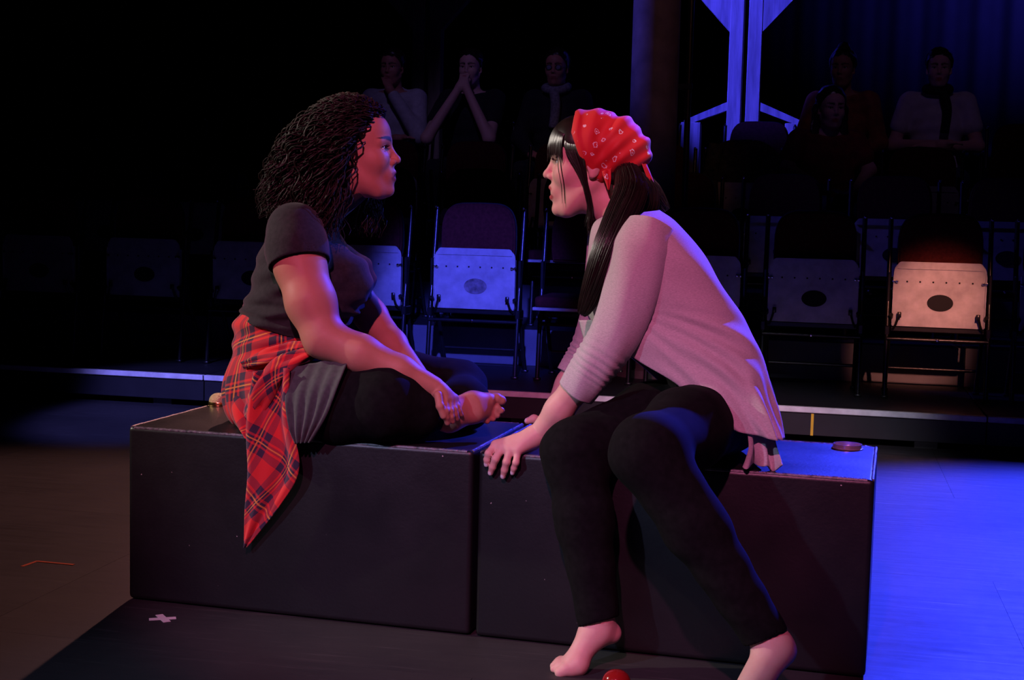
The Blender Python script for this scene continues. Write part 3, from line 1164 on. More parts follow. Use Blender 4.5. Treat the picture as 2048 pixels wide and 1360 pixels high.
def eyes(body, O, fw, lf, up, sides, prefix=''):
    A = np.array([fw, lf, up])
    rot = Matrix(((fw[0], lf[0], up[0]), (fw[1], lf[1], up[1]), (fw[2], lf[2], up[2])))
    for y in sides:
        b = bmesh.new()
        bmesh.ops.create_uvsphere(b, u_segments=20, v_segments=14, radius=0.0128)
        bmesh.ops.rotate(b, verts=b.verts, cent=(0, 0, 0), matrix=Matrix.Rotation(math.pi / 2, 3, 'Y'))
        for f in b.faces:
            c = f.calc_center_median()
            if c.x > 0.0112: f.material_index = 1
            f.smooth = True
        bmesh.ops.transform(b, verts=b.verts, matrix=rot.to_4x4())
        c = O + np.array([0.0705, y * 0.031, 0.006]) @ A
        bmesh.ops.translate(b, verts=b.verts, vec=Vector(c))
        me = bpy.data.meshes.new('eye')
        b.to_mesh(me); b.free()
        me.materials.append(MAT['eye_white']); me.materials.append(MAT['iris'])
        link('eye', me, None, body, True)
        # lashes
        cs, rs = [], []
        for i in range(17):
            t = i / 16
            p = np.array([0.0850 - 0.008 * t, y * (0.0205 + 0.0225 * t), 0.0088 + 0.0014 * math.sin(t * math.pi)])
            d = np.array([0.0095, y * 0.0035 * (t - 0.2), 0.0015])
            pts = [p, p + d * 0.5 + np.array([0, 0, -0.0006]), p + d + np.array([0, 0, 0.0022])]
            cs.append([O + np.array(q) @ A for q in spline(pts, 5)])
            rs.append(np.linspace(0.0006, 0.0002, 5))
        link('eyelashes', strands_mesh('eyelashes', cs, rs, 3), MAT['iris'], body, True)


def basis(heading_deg, pitch_deg=0.0, roll_deg=0.0):
    h, p, r = (math.radians(a) for a in (heading_deg, pitch_deg, roll_deg))
    fw = V(math.cos(h) * math.cos(p), math.sin(h) * math.cos(p), math.sin(p))
    lf = V(-math.sin(h), math.cos(h), 0)
    up = np.cross(fw, lf)
    lf, up = lf * math.cos(r) + up * math.sin(r), -lf * math.sin(r) + up * math.cos(r)
    return fw, lf, up


def add_finger(s, pts, r0, r1, nail_list=None, k=0.004, nail_dir=None):
    n = len(pts)
    rr = np.linspace(r0, r1, n)
    for i in range(n - 1):
        s.cap(pts[i], pts[i + 1], rr[i], rr[i + 1], k=k)
    for p, r in zip(pts[1:-1], rr[1:-1]):
        s.ball(p, r * 1.06, k=0.003)
    if nail_list is not None:
        d = nrm(pts[-1] - pts[-2])
        nail_list.append(pts[-1] + d * 0.0015 + (nail_dir if nail_dir is not None else V(0, -1, 0)) * r1 * 0.95)


def sheet(name, Lt, Rt, mat, parent, n=40, m=16, folds=None, thick=0.003, uvrot=0.0, uvscale=1.0, sag=None):
    """cloth between two edge curves, with fold offsets along its normal, given thickness"""
    L = spline(Lt, n); R = spline(Rt, n)
    u = np.linspace(0, 1, m)
    G = L[:, None] * (1 - u)[None, :, None] + R[:, None] * u[None, :, None]
    du = np.gradient(G, axis=1); dv = np.gradient(G, axis=0)
    N = np.cross(du, dv); N /= np.linalg.norm(N, axis=2, keepdims=True) + 1e-9
    if (N[..., 1].mean()) > 0: N = -N
    t = np.linspace(0, 1, n)[:, None] + 0 * u[None]
    uu = u[None] + 0 * t
    if folds is not None:
        G = G + N * folds(t, uu)[..., None]
    w = np.linalg.norm(R - L, axis=1)
    ln = np.concatenate([[0], np.cumsum(np.linalg.norm(np.diff((L + R) / 2, axis=0), axis=1))])
    U = (uu - 0.5) * np.maximum(w, 0.02)[:, None] * 1.25; Vv = ln[:, None] + 0 * uu
    c, s_ = math.cos(uvrot), math.sin(uvrot)
    UV = np.stack([(U * c - Vv * s_) * uvscale, (U * s_ + Vv * c) * uvscale], -1)
    du = np.gradient(G, axis=1); dv = np.gradient(G, axis=0)
    N = np.cross(du, dv); N /= np.linalg.norm(N, axis=2, keepdims=True) + 1e-9
    A = (G + N * thick / 2).reshape(-1, 3); B = (G - N * thick / 2).reshape(-1, 3)
    idx = np.arange(n * m).reshape(n, m)
    q = np.stack([idx[:-1, :-1], idx[:-1, 1:], idx[1:, 1:], idx[1:, :-1]], -1).reshape(-1, 4)
    o = n * m
    edge = []
    ring = list(idx[0, :]) + list(idx[1:, -1]) + list(idx[-1, -2::-1]) + list(idx[-2:0:-1, 0])
    for a, b in zip(ring, ring[1:] + ring[:1]):
        edge.append((b, a, a + o, b + o))
    Q = np.vstack([q, q[:, ::-1] + o, np.array(edge)])
    me = quadmesh(name, np.vstack([A, B]), Q)
    set_uv(me, np.vstack([UV.reshape(-1, 2)] * 2))
    return link(name, me, mat, parent, True)


def clip_plane(P, p, n):
    return (P - p) @ nrm(n)


def garment(name, fn, lo, hi, h, mat, parent, uv=None, smooth=1):
    v, q = polygonise(fn, lo, hi, h, smooth=smooth)
    me = quadmesh(name, v, q)
    if uv is not None: set_uv(me, uv(v))
    return link(name, me, mat, parent, True)


# ================================================================== woman in plaid, cross-legged
def woman_plaid():
    root = empty('person', (0.42, 0.22, 0.45))
    tag(root, 'curly haired woman in black tee and plaid sitting cross-legged on block', 'person')
    fw, lf, up = basis(18)
    O = at(711, 306, 0.235)
    hf, hl, hu = basis(11, 5, 0)
    head = head_local(0.002).moved(O, hf, hl, hu)
    sh_n = at(588, 462, 0.075); sh_f = sh_n + lf * 0.325
    shc = (sh_n + sh_f) / 2
    pel = V(0.335, 0.225, 0.560); bel = V(0.350, 0.228, 0.69); rib = V(0.374, 0.230, 0.83)
    AX = np.array([fw, lf, up])
    lean = nrm(rib - pel)
    AX2 = np.array([nrm(np.cross(lf, lean)), lf, lean])
    torso = SDF(0.06)
    torso.ell(pel, (0.135, 0.180, 0.11), AX2)
    torso.ell(bel, (0.125, 0.150, 0.12), AX2)
    torso.ell(rib, (0.118, 0.150, 0.14), AX2)
    torso.cap(sh_n + lf * 0.03 + V(0, 0, -0.005), sh_f - lf * 0.03 + V(0, 0, -0.005), 0.054, 0.054)
    bust = SDF(0.05)
    bn = rib + fw * 0.110 - lf * 0.075 + V(0, 0, 0.0); bf = rib + fw * 0.110 + lf * 0.075
    for b in (bn, bf): torso.ball(b, 0.066, k=0.05)
    neckb = shc + V(0.01, 0, 0.035)
    torso.cap(neckb, O + hf * -0.022 - hu * 0.07, 0.060, 0.053, k=0.05)
    tor_head = SDF(0.03).extend(torso).extend(SDF(0.03))
    # head joined to neck
    def f_headtorso(P):
        a = torso(P); b = head(P)
        k = 0.022
        h = np.maximum(k - np.abs(a - b), 0) / k
        return np.minimum(a, b) - h * h * k * 0.25
    # legs
    hip_n = V(0.375, 0.125, 0.560); hip_f = V(0.335, 0.320, 0.560)
    kn_n = at(772, 806, 0.015); kn_f = at(918, 775, 0.44)
    ank_n = at(897, 826, 0.115)
    legs = SDF(0.04)
    legs.chain([hip_n, at(685, 803, 0.052), kn_n], [0.100, 0.098, 0.082])
    legs.chain([kn_n, at(834, 824, 0.060), ank_n + V(-0.035, 0.01, 0)], [0.078, 0.054, 0.038])
    legs.chain([hip_f, (hip_f + kn_f) / 2 + V(0, 0, 0.01), kn_f], [0.100, 0.090, 0.064])
    legs.chain([kn_f, V(0.80, 0.30, 0.515), V(0.66, 0.14, 0.500)], [0.062, 0.055, 0.040])
    # foot: outer edge on the block, top towards the stage front
    foot = SDF(0.012)
    foot.cap(ank_n + V(-0.03, -0.01, 0), ank_n, 0.036, 0.036)
    foot.ball(at(902, 838, 0.10), 0.030)
    foot.cap(ank_n, at(945, 806, 0.165), 0.035, 0.027, k=0.02)
    foot.cap(ank_n + V(0, 0, -0.015), at(950, 826, 0.155), 0.030, 0.022, k=0.02)
    foot.cap(at(945, 806, 0.165), at(974, 802, 0.195), 0.026, 0.0215, k=0.02)
    foot.cap(at(950, 826, 0.155), at(968, 826, 0.180), 0.022, 0.017, k=0.02)
    toe_nails = []
    for (a, b, c, r) in (((976, 799, .197), (993, 797, .212), (1003, 801, .218), 0.0148), ((976, 816, .19), (994, 816, .203), (1003, 821, .206), 0.0098),
                         ((973, 825, .183), (988, 827, .195), (995, 831, .197), 0.0090), ((968, 832, .176), (980, 834, .187), (986, 838, .188), 0.0085),
                         ((962, 838, .168), (971, 840, .177), (975, 843, .178), 0.0080)):
        add_finger(foot, [at(*a), at(*b), at(*c)], r * 0.92, r * 0.84, None, k=0.0035)
        toe_nails.append(at(*c) + V(0.004, -r * 0.75, r * 0.35))
    # arms
    arm_n = SDF(0.03)
    elb = at(648, 676, 0.005); wr = at(868, 774, 0.055)
    arm_n.chain([sh_n, at(600, 532, 0.05), at(622, 605, 0.02), elb], [0.052, 0.062, 0.060, 0.049], k=0.02)
    arm_n.chain([elb, at(722, 708, 0.01), at(800, 742, 0.03), wr], [0.049, 0.045, 0.036, 0.0255], k=0.02)
    hand_n = SDF(0.010)
    kn = [at(889, 800, 0.045), at(897, 799, 0.058), at(904, 798, 0.072), at(909, 796, 0.086)]
    hand_n.cap(wr, at(882, 787, 0.058), 0.0245, 0.022)
    for k_ in kn: hand_n.cap(at(878, 784, 0.058), k_, 0.0185, 0.0105, k=0.012)
    hn_nails = []
    for k_, mid, tip, r in zip(kn, ((891, 822, .030), (900, 822, .044), (908, 819, .060), (914, 813, .077)),
                               ((895, 846, .038), (905, 843, .050), (914, 837, .066), (922, 829, .082)), (0.0088, 0.0088, 0.0085, 0.0078)):
        m_ = at(*mid)
        add_finger(hand_n, [k_, m_, (m_ + at(*tip)) / 2 + V(0, -0.003, 0), at(*tip)], r + 0.0008, r * 0.82, hn_nails)
    add_finger(hand_n, [at(876, 790, 0.03), at(880, 812, 0.018), at(887, 832, 0.022)], 0.0105, 0.0085, hn_nails)
    arm_f = SDF(0.03)
    elf = at(742, 632, 0.37); wf = at(846, 764, 0.20)
    arm_f.chain([sh_f, (sh_f + elf) / 2 + V(-0.02, 0.02, 0.0), elf], [0.060, 0.056, 0.043], k=0.02)
    arm_f.chain([elf, at(785, 688, 0.30), wf], [0.042, 0.036, 0.0245], k=0.02)
    hand_f = SDF(0.010)
    hand_f.cap(wf, at(884, 798, 0.135), 0.0235, 0.021)
    for i, (a, b) in enumerate((((912, 808, .118), (921, 822, .112)), ((908, 812, .110), (914, 832, .103)), ((902, 814, .104), (906, 838, .098)), ((898, 816, .098), (899, 842, .092)))):
        add_finger(hand_f, [at(882, 796, 0.135), at(*a), at(*b)], 0.0115, 0.0072, hn_nails)

    groups = [f_headtorso, legs, foot, arm_n, hand_n, arm_f, hand_f]

    def body_fn(P):
        d = groups[0](P)
        for g in groups[1:]: d = np.minimum(d, g(P))
        # hands flow into the wrists
        return d

    v, q = polygonise(body_fn, (0.12, -0.13, 0.44), (1.0, 0.58, 1.30), 0.0026)
    me = quadmesh('body', v, q)
    T = np.zeros((len(v), 3))
    head_tint(v, O, hf, hl, hu, 0.002, T)
    nails(v, T * 0, [])
    set_color(me, T)
    body = link('body', me, MAT['skin_tan'], root, True)
    eyes(body, O, hf, hl, hu, (-1, 1))

    # leggings
    lp = ank_n + V(-0.012, -0.01, -0.0)

    def f_leg(P):
        d = legs(P) - 0.0045 - 0.0018 * noise3(P, 3, 60)
        fold = 0.0012 * np.sin((P @ nrm(V(0.8, 0.3, 0.5))) * 160 + 3 * noise3(P, 5, 12)) * np.exp(-((P - kn_n) ** 2).sum(1) / 0.010)
        d = d + fold
        cut = ((P - lp) @ nrm(ank_n - at(850, 822, 0.03)))
        near = (np.abs(P - lp) < 0.09).all(1)
        return np.maximum(d, np.where(near, cut, -1.0))
    garment('leggings', f_leg, (0.15, -0.13, 0.43), (0.95, 0.58, 0.72), 0.004, MAT['leggings'], root)

    # tee shirt
    slv = SDF(0.03)
    slv.chain([sh_n + V(0.0, 0.005, 0.0), at(594, 500, 0.06), at(600, 536, 0.045)], [0.070, 0.0725, 0.0750])
    slv2 = SDF(0.03)
    ef = (sh_f + elf) / 2 + V(-0.02, 0.02, 0.0)
    slv2.chain([sh_f, ef], [0.068, 0.068])
    a_n = nrm(at(600, 536, 0.045) - at(594, 500, 0.06))

    def f_tee(P):
        a = torso(P) - 0.009
        w = P[:, 2]
        # loose cloth: pulled folds at the waist and under the arm
        a = a - 0.010 * np.exp(-((w - 0.735) / 0.05) ** 2)
        a = a + 0.0045 * np.sin(w * 190 + 2.2 * noise3(P, 7, 14)) * np.exp(-((w - 0.735) / 0.05) ** 2)
        a = a + 0.003 * np.sin((P @ nrm(V(0.5, 0.2, -0.85))) * 120 + 2.5 * noise3(P, 8, 10)) * sstep(0.98, 0.86, w)
        top = neckb + V(0.012, 0, 0.012)
        a = np.maximum(a, clip_plane(P, top, V(-0.35, 0, 1.0)))
        hem = V(0.20, 0.22, 0.745)
        a = np.maximum(a, clip_plane(P, hem, V(-0.26, 0.0, -1.0)))
        b = np.maximum(slv(P) + 0.0015 * noise3(P, 9, 40), clip_plane(P, at(600, 527, 0.045), a_n))
        b = np.maximum(b, -(np.maximum(slv(P) + 0.005, -clip_plane(P, at(600, 512, 0.05), a_n))))
        c = np.maximum(slv2(P), clip_plane(P, ef, ef - sh_f))
        k = 0.022
        for o in (b, c):
            h = np.maximum(k - np.abs(a - o), 0) / k
            a = np.minimum(a, o) - h * h * k * 0.25
        return a
    garment('tee_shirt', f_tee, (0.15, -0.08, 0.66), (0.66, 0.50, 1.08), 0.003, MAT['tshirt'], root)

    # plaid shirt tied round the hips
    wrap = SDF(0.05)
    wrap.ell(pel + V(-0.005, 0, -0.01), (0.152, 0.198, 0.125), AX2)
    wrap.ell(bel + V(-0.020, 0, -0.01), (0.138, 0.165, 0.12), AX2)
    wrap.ell(V(0.285, 0.19, 0.50), (0.082, 0.17, 0.065), AX)
    wrap.cap(hip_n + V(-0.03, 0, 0), hip_n + V(0.03, -0.01, 0), 0.108, 0.106)

    def f_wrap(P):
        d = wrap(P)
        w = P[:, 2]
        ang = np.arctan2(P[:, 1] - 0.22, P[:, 0] - 0.33)
        d = d + 0.0050 * np.sin(w * 120 + 2.0 * np.sin(ang * 1.5) + 1.5 * noise3(P, 11, 12)) * sstep(0.60, 0.70, w)
        d = d + 0.0075 * np.sin(ang * 13 + w * 22 + 1.6 * noise3(P, 12, 9)) * sstep(0.64, 0.54, w)
        d = np.maximum(d, clip_plane(P, V(0.20, 0.2, 0.772), V(0.22, 0.0, 1.0)))
        d = np.maximum(d, 0.4525 - w)
        front = clip_plane(P, V(0.47, 0.05, 0.6), V(1.0, -0.45, -0.15))
        return np.maximum(d, front)

    def uv_wrap(v):
        ang = np.arctan2(v[:, 1] - 0.22, v[:, 0] - 0.33)
        ang = np.where(ang > 0.5, ang - 2 * math.pi, ang)
        return np.stack([ang * 0.17 + 0.06 * v[:, 2], v[:, 2] * 0.98 - 0.05 * ang], 1)
    plaid = garment('plaid_shirt', f_wrap, (0.12, -0.06, 0.44), (0.60, 0.50, 0.83), 0.0034, MAT['plaid'], root, uv_wrap)

    # twisted sleeve knot crossing the hip and the tail that hangs over the block
    def roll(pts, rad, name, tw, uvs):
        P = spline(pts, 40)
        r = np.interp(np.linspace(0, 1, 40), np.linspace(0, 1, len(rad)), rad)
        T_, N_, B_ = frames_along(P)
        n = 28
        ang = np.arange(n) * 2 * math.pi / n
        s = np.linspace(0, 1, 40)
        rr = r[:, None] * (1 + 0.16 * np.sin(ang[None] * 4 + s[:, None] * tw) + 0.08 * np.sin(ang[None] * 7 - s[:, None] * tw * 1.3))
        G = P[:, None] + rr[..., None] * (np.cos(ang)[None, :, None] * N_[:, None] + np.sin(ang)[None, :, None] * B_[:, None] * 0.75)
        idx = np.arange(40 * n).reshape(40, n)
        q = np.stack([idx[:-1], np.roll(idx[:-1], -1, 1), np.roll(idx[1:], -1, 1), idx[1:]], -1).reshape(-1, 4)
        me = quadmesh(name, G.reshape(-1, 3), q)
        ln = np.concatenate([[0], np.cumsum(np.linalg.norm(np.diff(P, axis=0), axis=1))])
        UV = np.stack([ang[None] * r.mean() * 1.6 + 0 * s[:, None], ln[:, None] + 0 * ang[None]], -1)
        c, s_ = math.cos(uvs), math.sin(uvs)
        UV = np.stack([UV[..., 0] * c - UV[..., 1] * s_, UV[..., 0] * s_ + UV[..., 1] * c], -1)
        set_uv(me, UV.reshape(-1, 2))
        return link(name, me, MAT['plaid'], plaid, True)
    roll([at(640, 700, 0.035), at(600, 716, 0.012), at(560, 738, -0.005), at(528, 780, -0.012), at(505, 835, -0.005)], [0.012, 0.030, 0.036, 0.040, 0.030], 'sleeve_roll', 7, 0.5)
    roll([at(622, 690, 0.04), at(580, 700, 0.02), at(540, 712, 0.01), at(490, 728, 0.03)], [0.012, 0.024, 0.026, 0.014], 'sleeve_roll', 5, 0.2)

    def tailfold(t, u):
        return (0.016 * np.sin(u * 7.5 + 1.0 - 1.2 * t) + 0.007 * np.sin(u * 15 + 3 * t)) * (1 - 0.72 * t)
    sheet('shirt_tail', [at(512, 742, -0.025), at(498, 850, -0.030), at(499, 940, -0.032), at(491, 1020, -0.028), at(488, 1094, -0.024)],
          [at(585, 735, -0.025), at(585, 830, -0.034), at(601, 935, -0.034), at(560, 1012, -0.030), at(494, 1094, -0.024)],
          MAT['plaid'], plaid, 56, 34, tailfold, 0.003, math.radians(52))
    sheet('shirt_tail', [at(462, 790, 0.055), at(470, 830, 0.02), at(486, 862, 0.0), at(494, 880, -0.012)],
          [at(560, 745, 0.0), at(550, 800, -0.014), at(545, 850, -0.018), at(520, 892, -0.016)],
          MAT['plaid'], plaid, 30, 26, lambda t, u: 0.012 * np.sin(u * 11 + 2 * t), 0.003, math.radians(35))
    # grey jersey hem spread over the thigh
    sheet('jersey_hem', [at(585, 735, -0.015), at(572, 790, -0.048), at(578, 850, -0.058), at(590, 886, -0.050)],
          [at(700, 712, -0.012), at(680, 765, -0.066), at(654, 830, -0.072), at(622, 884, -0.056)],
          MAT['underskirt'], root, 40, 40, lambda t, u: 0.0045 * np.sin(u * 26 + 3 * t) * (0.3 + 0.9 * t), 0.003)
    return root, O, (hf, hl, hu)


W1 = woman_plaid()


def curls(rng, O, hf, hl, hu, n, m=42):
    """tight spiral locks from the scalp; returns (curves, radii)"""
    A = np.array([hf, hl, hu])
    cs, rs = [], []
    ts = np.linspace(0, 1, m)
    while len(cs) < n:
        az = rng.uniform(-math.pi, math.pi)
        el = rng.uniform(-0.5, 1.5)
        d = V(math.cos(az) * math.cos(el), math.sin(az) * math.cos(el), math.sin(el))
        root = V(-0.018, 0, 0.036) + d * V(0.094, 0.076, 0.086)
        a = abs(az)
        hair_x = 0.060 if root[2] > 0.085 else np.interp(root[2], [-0.06, 0.0, 0.03, 0.07, 0.10], [-0.045, -0.018, 0.000, 0.046, 0.062])
        if root[0] > hair_x: continue
        side = 1 if az > 0 else -1
        back = (a / math.pi)
        w = np.clip((a - 1.0) / 2.1, 0, 1)
        if el > 0.9 or rng.uniform() < 0.25: w = rng.uniform(0.0, 1.0)
        ln = rng.uniform(0.72, 1.05)
        end_side = V((0.010 if side > 0 else -0.062) + rng.normal() * 0.020, side * (0.105 + rng.normal() * 0.022), -0.215 * ln)
        end_back = V(-0.245 * rng.uniform(0.72, 1.08), side * rng.uniform(0.0, 0.11), -0.125 * rng.uniform(0.55, 1.25))
        end = end_side * (1 - w) + end_back * w
        mid = root * 0.55 + end * 0.45 + nrm(V(min(d[0] * 0.8, -0.1) - 0.35 * w, d[1], 0.55)) * rng.uniform(0.025, 0.060)
        k1 = root + d * 0.020
        P = spline([root, k1, mid, end], m)
        T_, N_, B_ = frames_along(P)
        amp = rng.uniform(0.007, 0.013) * np.clip(ts * 3.0, 0.15, 1)
        turns = rng.uniform(4, 7.5)
        ph = rng.uniform(0, 6.28)
        P = P + amp[:, None] * (np.cos(ts * turns * 6.28 + ph)[:, None] * N_ + np.sin(ts * turns * 6.28 + ph)[:, None] * B_)
        cs.append(O + P @ A)
        rs.append(np.interp(ts, [0, 0.1, 0.8, 1], [0.0014, 0.0026, 0.0022, 0.0008]) * rng.uniform(0.7, 1.3))
    return cs, rs


def hair_plaid():
    root, O, (hf, hl, hu) = W1
    rng = np.random.RandomState(11)
    core = SDF(0.03)
    core.ell((-0.030, 0, 0.040), (0.100, 0.084, 0.090))
    core.ell((-0.085, 0, 0.005), (0.085, 0.095, 0.075), k=0.05)
    core.ell((-0.145, 0, -0.060), (0.070, 0.090, 0.055), k=0.05)
    for y in (1, -1):
        core.cap((-0.045, y * 0.070, 0.0), (-0.060 if y < 0 else -0.015, y * 0.085, -0.140), 0.026, 0.012, k=0.03)
        core.cap((-0.065, y * 0.080, -0.03), (-0.075, y * 0.090, -0.140), 0.038, 0.020, k=0.03)
    cw = core.moved(O, hf, hl, hu)

    def fn(P):
        d = cw(P)
        q = (P - O) @ np.array([hf, hl, hu]).T
        lim = np.interp(q[:, 2], [-0.2, -0.06, 0.0, 0.03, 0.07, 0.10, 0.13], [-0.02, -0.040, -0.020, 0.002, 0.046, 0.064, 0.064])
        d = d + 0.006 * noise3(P, 21, 90)
        return np.maximum(d, (q[:, 0] - lim) * 0.7)
    v, q = polygonise(fn, O - 0.30, O + 0.22, 0.005)
    hair = link('hair', quadmesh('hair', v, q), MAT['hair_curly'], root, True)
    cs, rs = curls(rng, O, hf, hl, hu, 1800)
    link('curls', strands_mesh('curls', cs, rs, 3), MAT['hair_curly'], hair, True)


hair_plaid()


# ================================================================== woman in red bandana
def woman_bandana():
    root = empty('person', (1.45, 0.15, 0.0))
    tag(root, 'woman in red bandana and pale cardigan leaning forward from the block', 'person')
    fw, lf, up = basis(196)
    O = at(1181, 329, 0.215)
    hf, hl, hu = basis(190, -1, 0)
    JAW = 0.011
    head = head_local(JAW).moved(O, hf, hl, hu)
    sh_n = at(1292, 484, 0.055); sh_f = sh_n - lf * 0.325
    shc = (sh_n + sh_f) / 2
    pel = V(1.470, 0.205, 0.565); bel = V(1.415, 0.205, 0.70); rib = V(1.335, 0.205, 0.84)
    lean = nrm(rib - pel)
    AX2 = np.array([nrm(np.cross(lf, lean)), lf, lean])
    torso = SDF(0.06)
    torso.ell(pel, (0.125, 0.175, 0.115), AX2)
    torso.ell(bel, (0.105, 0.140, 0.12), AX2)
    torso.ell(rib, (0.108, 0.145, 0.14), AX2)
    torso.cap(sh_n - lf * 0.035 - V(0, 0, 0.01), sh_f + lf * 0.035 - V(0, 0, 0.01), 0.048, 0.048)
    for s in (1, -1): torso.ball(rib + AX2[0] * 0.085 + lf * 0.07 * s - lean * 0.02, 0.060, k=0.05)
    neckb = shc + V(-0.02, 0, 0.03)
    torso.cap(neckb, O - hf * 0.020 - hu * 0.07, 0.055, 0.050, k=0.04)

    def f_ht(P):
        a = torso(P); b = head(P)
        k = 0.022
        h = np.maximum(k - np.abs(a - b), 0) / k
        return np.minimum(a, b) - h * h * k * 0.25
    # legs
    hip_n = V(1.470, 0.130, 0.555); hip_f = V(1.450, 0.300, 0.560)
    kn_n = at(1296, 905, -0.31); kn_f = at(1150, 905, -0.05)
    an_n = at(1535, 1278, -0.34); an_f = at(1198, 1240, -0.125)
    legs_n = SDF(0.03).chain([hip_n, (hip_n + kn_n) / 2 + V(0, 0, 0.008), kn_n, kn_n * 0.6 + an_n * 0.4, an_n], [0.088, 0.083, 0.066, 0.056, 0.036])
    legs_f = SDF(0.03).chain([hip_f, (hip_f + kn_f) / 2 + V(0, 0, 0.008), kn_f, kn_f * 0.6 + an_f * 0.4, an_f], [0.098, 0.088, 0.064, 0.055, 0.036])
    # far foot on its toes
    foot_f = SDF(0.014)
    foot_f.cap(an_f, at(1192, 1262, -0.128), 0.034, 0.034)
    foot_f.cap(at(1205, 1258, -0.12), at(1222, 1266, -0.108), 0.028, 0.024, k=0.02)
    foot_f.cap(at(1188, 1264, -0.13), at(1152, 1322, -0.165), 0.032, 0.025, k=0.02)
    foot_f.cap(at(1152, 1326, -0.165), at(1138, 1330, -0.160), 0.022, 0.020, k=0.02)
    foot_f.cap(at(1156, 1330, -0.178), at(1140, 1337, -0.185), 0.020, 0.017, k=0.02)
    for a, b, r in (((1142, 1338, -.188), (1120, 1345, -.198), 0.0138), ((1132, 1330, -.178), (1108, 1338, -.186), 0.0096), ((1127, 1325, -.168), (1107, 1332, -.174), 0.0092),
                    ((1126, 1322, -.158), (1110, 1328, -.162), 0.0086), ((1128, 1320, -.148), (1115, 1325, -.150), 0.0080)):
        add_finger(foot_f, [at(*a), (at(*a) + at(*b)) / 2 + V(0, 0, 0.003), at(*b)], r, r * 0.9, None, k=0.007)
    # near foot
    foot_n = SDF(0.014)
    bl = V(1.600, -0.455, 0.045)
    foot_n.cap(an_n, at(1545, 1300, -0.34), 0.036, 0.036)
    foot_n.cap(at(1555, 1290, -0.335), at(1566, 1300, -0.32), 0.030, 0.027, k=0.02)
    foot_n.cap(at(1548, 1300, -0.34), bl, 0.036, 0.030, k=0.02)
    foot_n.cap(bl + V(0.025, 0, -0.01), bl + V(-0.03, 0.005, -0.01), 0.022, 0.022, k=0.02)
    for i in range(5):
        a = bl + V(-0.035 + i * 0.017, -0.005 - 0.004 * (2 - abs(i - 1)), -0.018)
        r = 0.013 if i == 4 else 0.009
        add_finger(foot_n, [a, a + V(-0.012, -0.045 - 0.006 * i, -0.012)], r, r * 0.9, None, k=0.007)
    # near arm and hand
    elb = at(1216, 692, 0.01); wr = at(1084, 862, 0.030)
    arm_n = SDF(0.02)
    arm_n.chain([sh_n - V(0, 0, 0.015), at(1262, 585, 0.03), elb], [0.046, 0.048, 0.041])
    arm_n.chain([elb, at(1165, 760, 0.012), at(1118, 820, 0.02), wr], [0.041, 0.038, 0.0315, 0.0265])
    hand = SDF(0.010)
    fin = [((991, 889, .004), (977, 907, -.017), (974, 919, -.015), (973, 929, -.012), 0.0085), ((1004, 896, -.004), (991, 918, -.022), (985, 934, -.018), (981, 946, -.014), 0.0088),
           ((1019, 900, -.008), (1013, 924, -.024), (1009, 940, -.019), (1006, 953, -.015), 0.0086), ((1036, 902, -.009), (1032, 925, -.022), (1028, 936, -.018), (1025, 946, -.014), 0.0076)]
    hand.cap(wr, at(1066, 874, 0.026), 0.0255, 0.022, k=0.015)
    nl = []
    for f in fin:
        k0 = at(*f[0])
        hand.cap(at(1068, 874, 0.026), k0, 0.0195, 0.0112, k=0.014)
        add_finger(hand, [k0] + [at(*x) for x in f[1:4]], f[4] + 0.0012, f[4] * 0.80, nl, k=0.003, nail_dir=V(-0.25, -0.96, 0.1))
    add_finger(hand, [at(1060, 868, 0.045), at(1030, 878, 0.058), at(1008, 886, 0.055), at(994, 890, 0.050)], 0.013, 0.0088, None, k=0.008)
    # far arm, hand flat on the block
    elf = at(1180, 700, 0.40); wf = at(1098, 838, 0.35)
    arm_f = SDF(0.02).chain([sh_f - V(0, 0, 0.015), elf, (elf + wf) / 2, wf], [0.046, 0.038, 0.034, 0.0255])
    hand_f = SDF(0.010)
    hand_f.cap(wf, at(1085, 852, 0.33), 0.024, 0.020)
    add_finger(hand_f, [at(1085, 845, 0.30), at(1068, 838, 0.29), at(1055, 842, 0.285)], 0.0125, 0.0085, nl, k=0.006, nail_dir=V(-0.6, -0.6, 0.4))
    for i in range(4):
        a = V(1.035 + 0.012 * i, 0.35 + 0.018 * i, 0.468)
        add_finger(hand_f, [at(1085, 850, 0.335), a, a + V(-0.035, 0.012, -0.006), a + V(-0.062, 0.02, -0.009)], 0.0125, 0.0072, nl, k=0.004, nail_dir=V(0, 0, 1))
    groups = [f_ht, legs_n, legs_f, foot_f, foot_n, arm_n, hand, arm_f, hand_f]

    def body_fn(P):
        d = groups[0](P)
        for g in groups[1:]: d = np.minimum(d, g(P))
        return d
    v, q = polygonise(body_fn, (0.90, -0.56, 0.0), (1.72, 0.52, 1.32), 0.0026)
    me = quadmesh('body', v, q)
    T = np.zeros((len(v), 3))
    head_tint(v, O, hf, hl, hu, JAW, T)
    nails(v, T, nl, 0.0068)
    set_color(me, T)
    body = link('body', me, MAT['skin_pale'], root, True)
    eyes(body, O, hf, hl, hu, (-1, 1))

    # loose black trousers
    ln2 = SDF(0.03).chain([hip_n, (hip_n + kn_n) / 2 + V(0, 0, 0.004), kn_n, kn_n * 0.6 + an_n * 0.4, an_n], [0.094, 0.090, 0.075, 0.064, 0.046])
    lf2 = SDF(0.03).chain([hip_f, (hip_f + kn_f) / 2 + V(0, 0, 0.004), kn_f, kn_f * 0.6 + an_f * 0.4, an_f + V(0, 0, -0.01)], [0.100, 0.094, 0.074, 0.063, 0.047])
    hips = SDF(0.04).ell(pel, (0.132, 0.182, 0.118), AX2)
    dn = nrm(an_n - kn_n); df = nrm(an_f - kn_f)

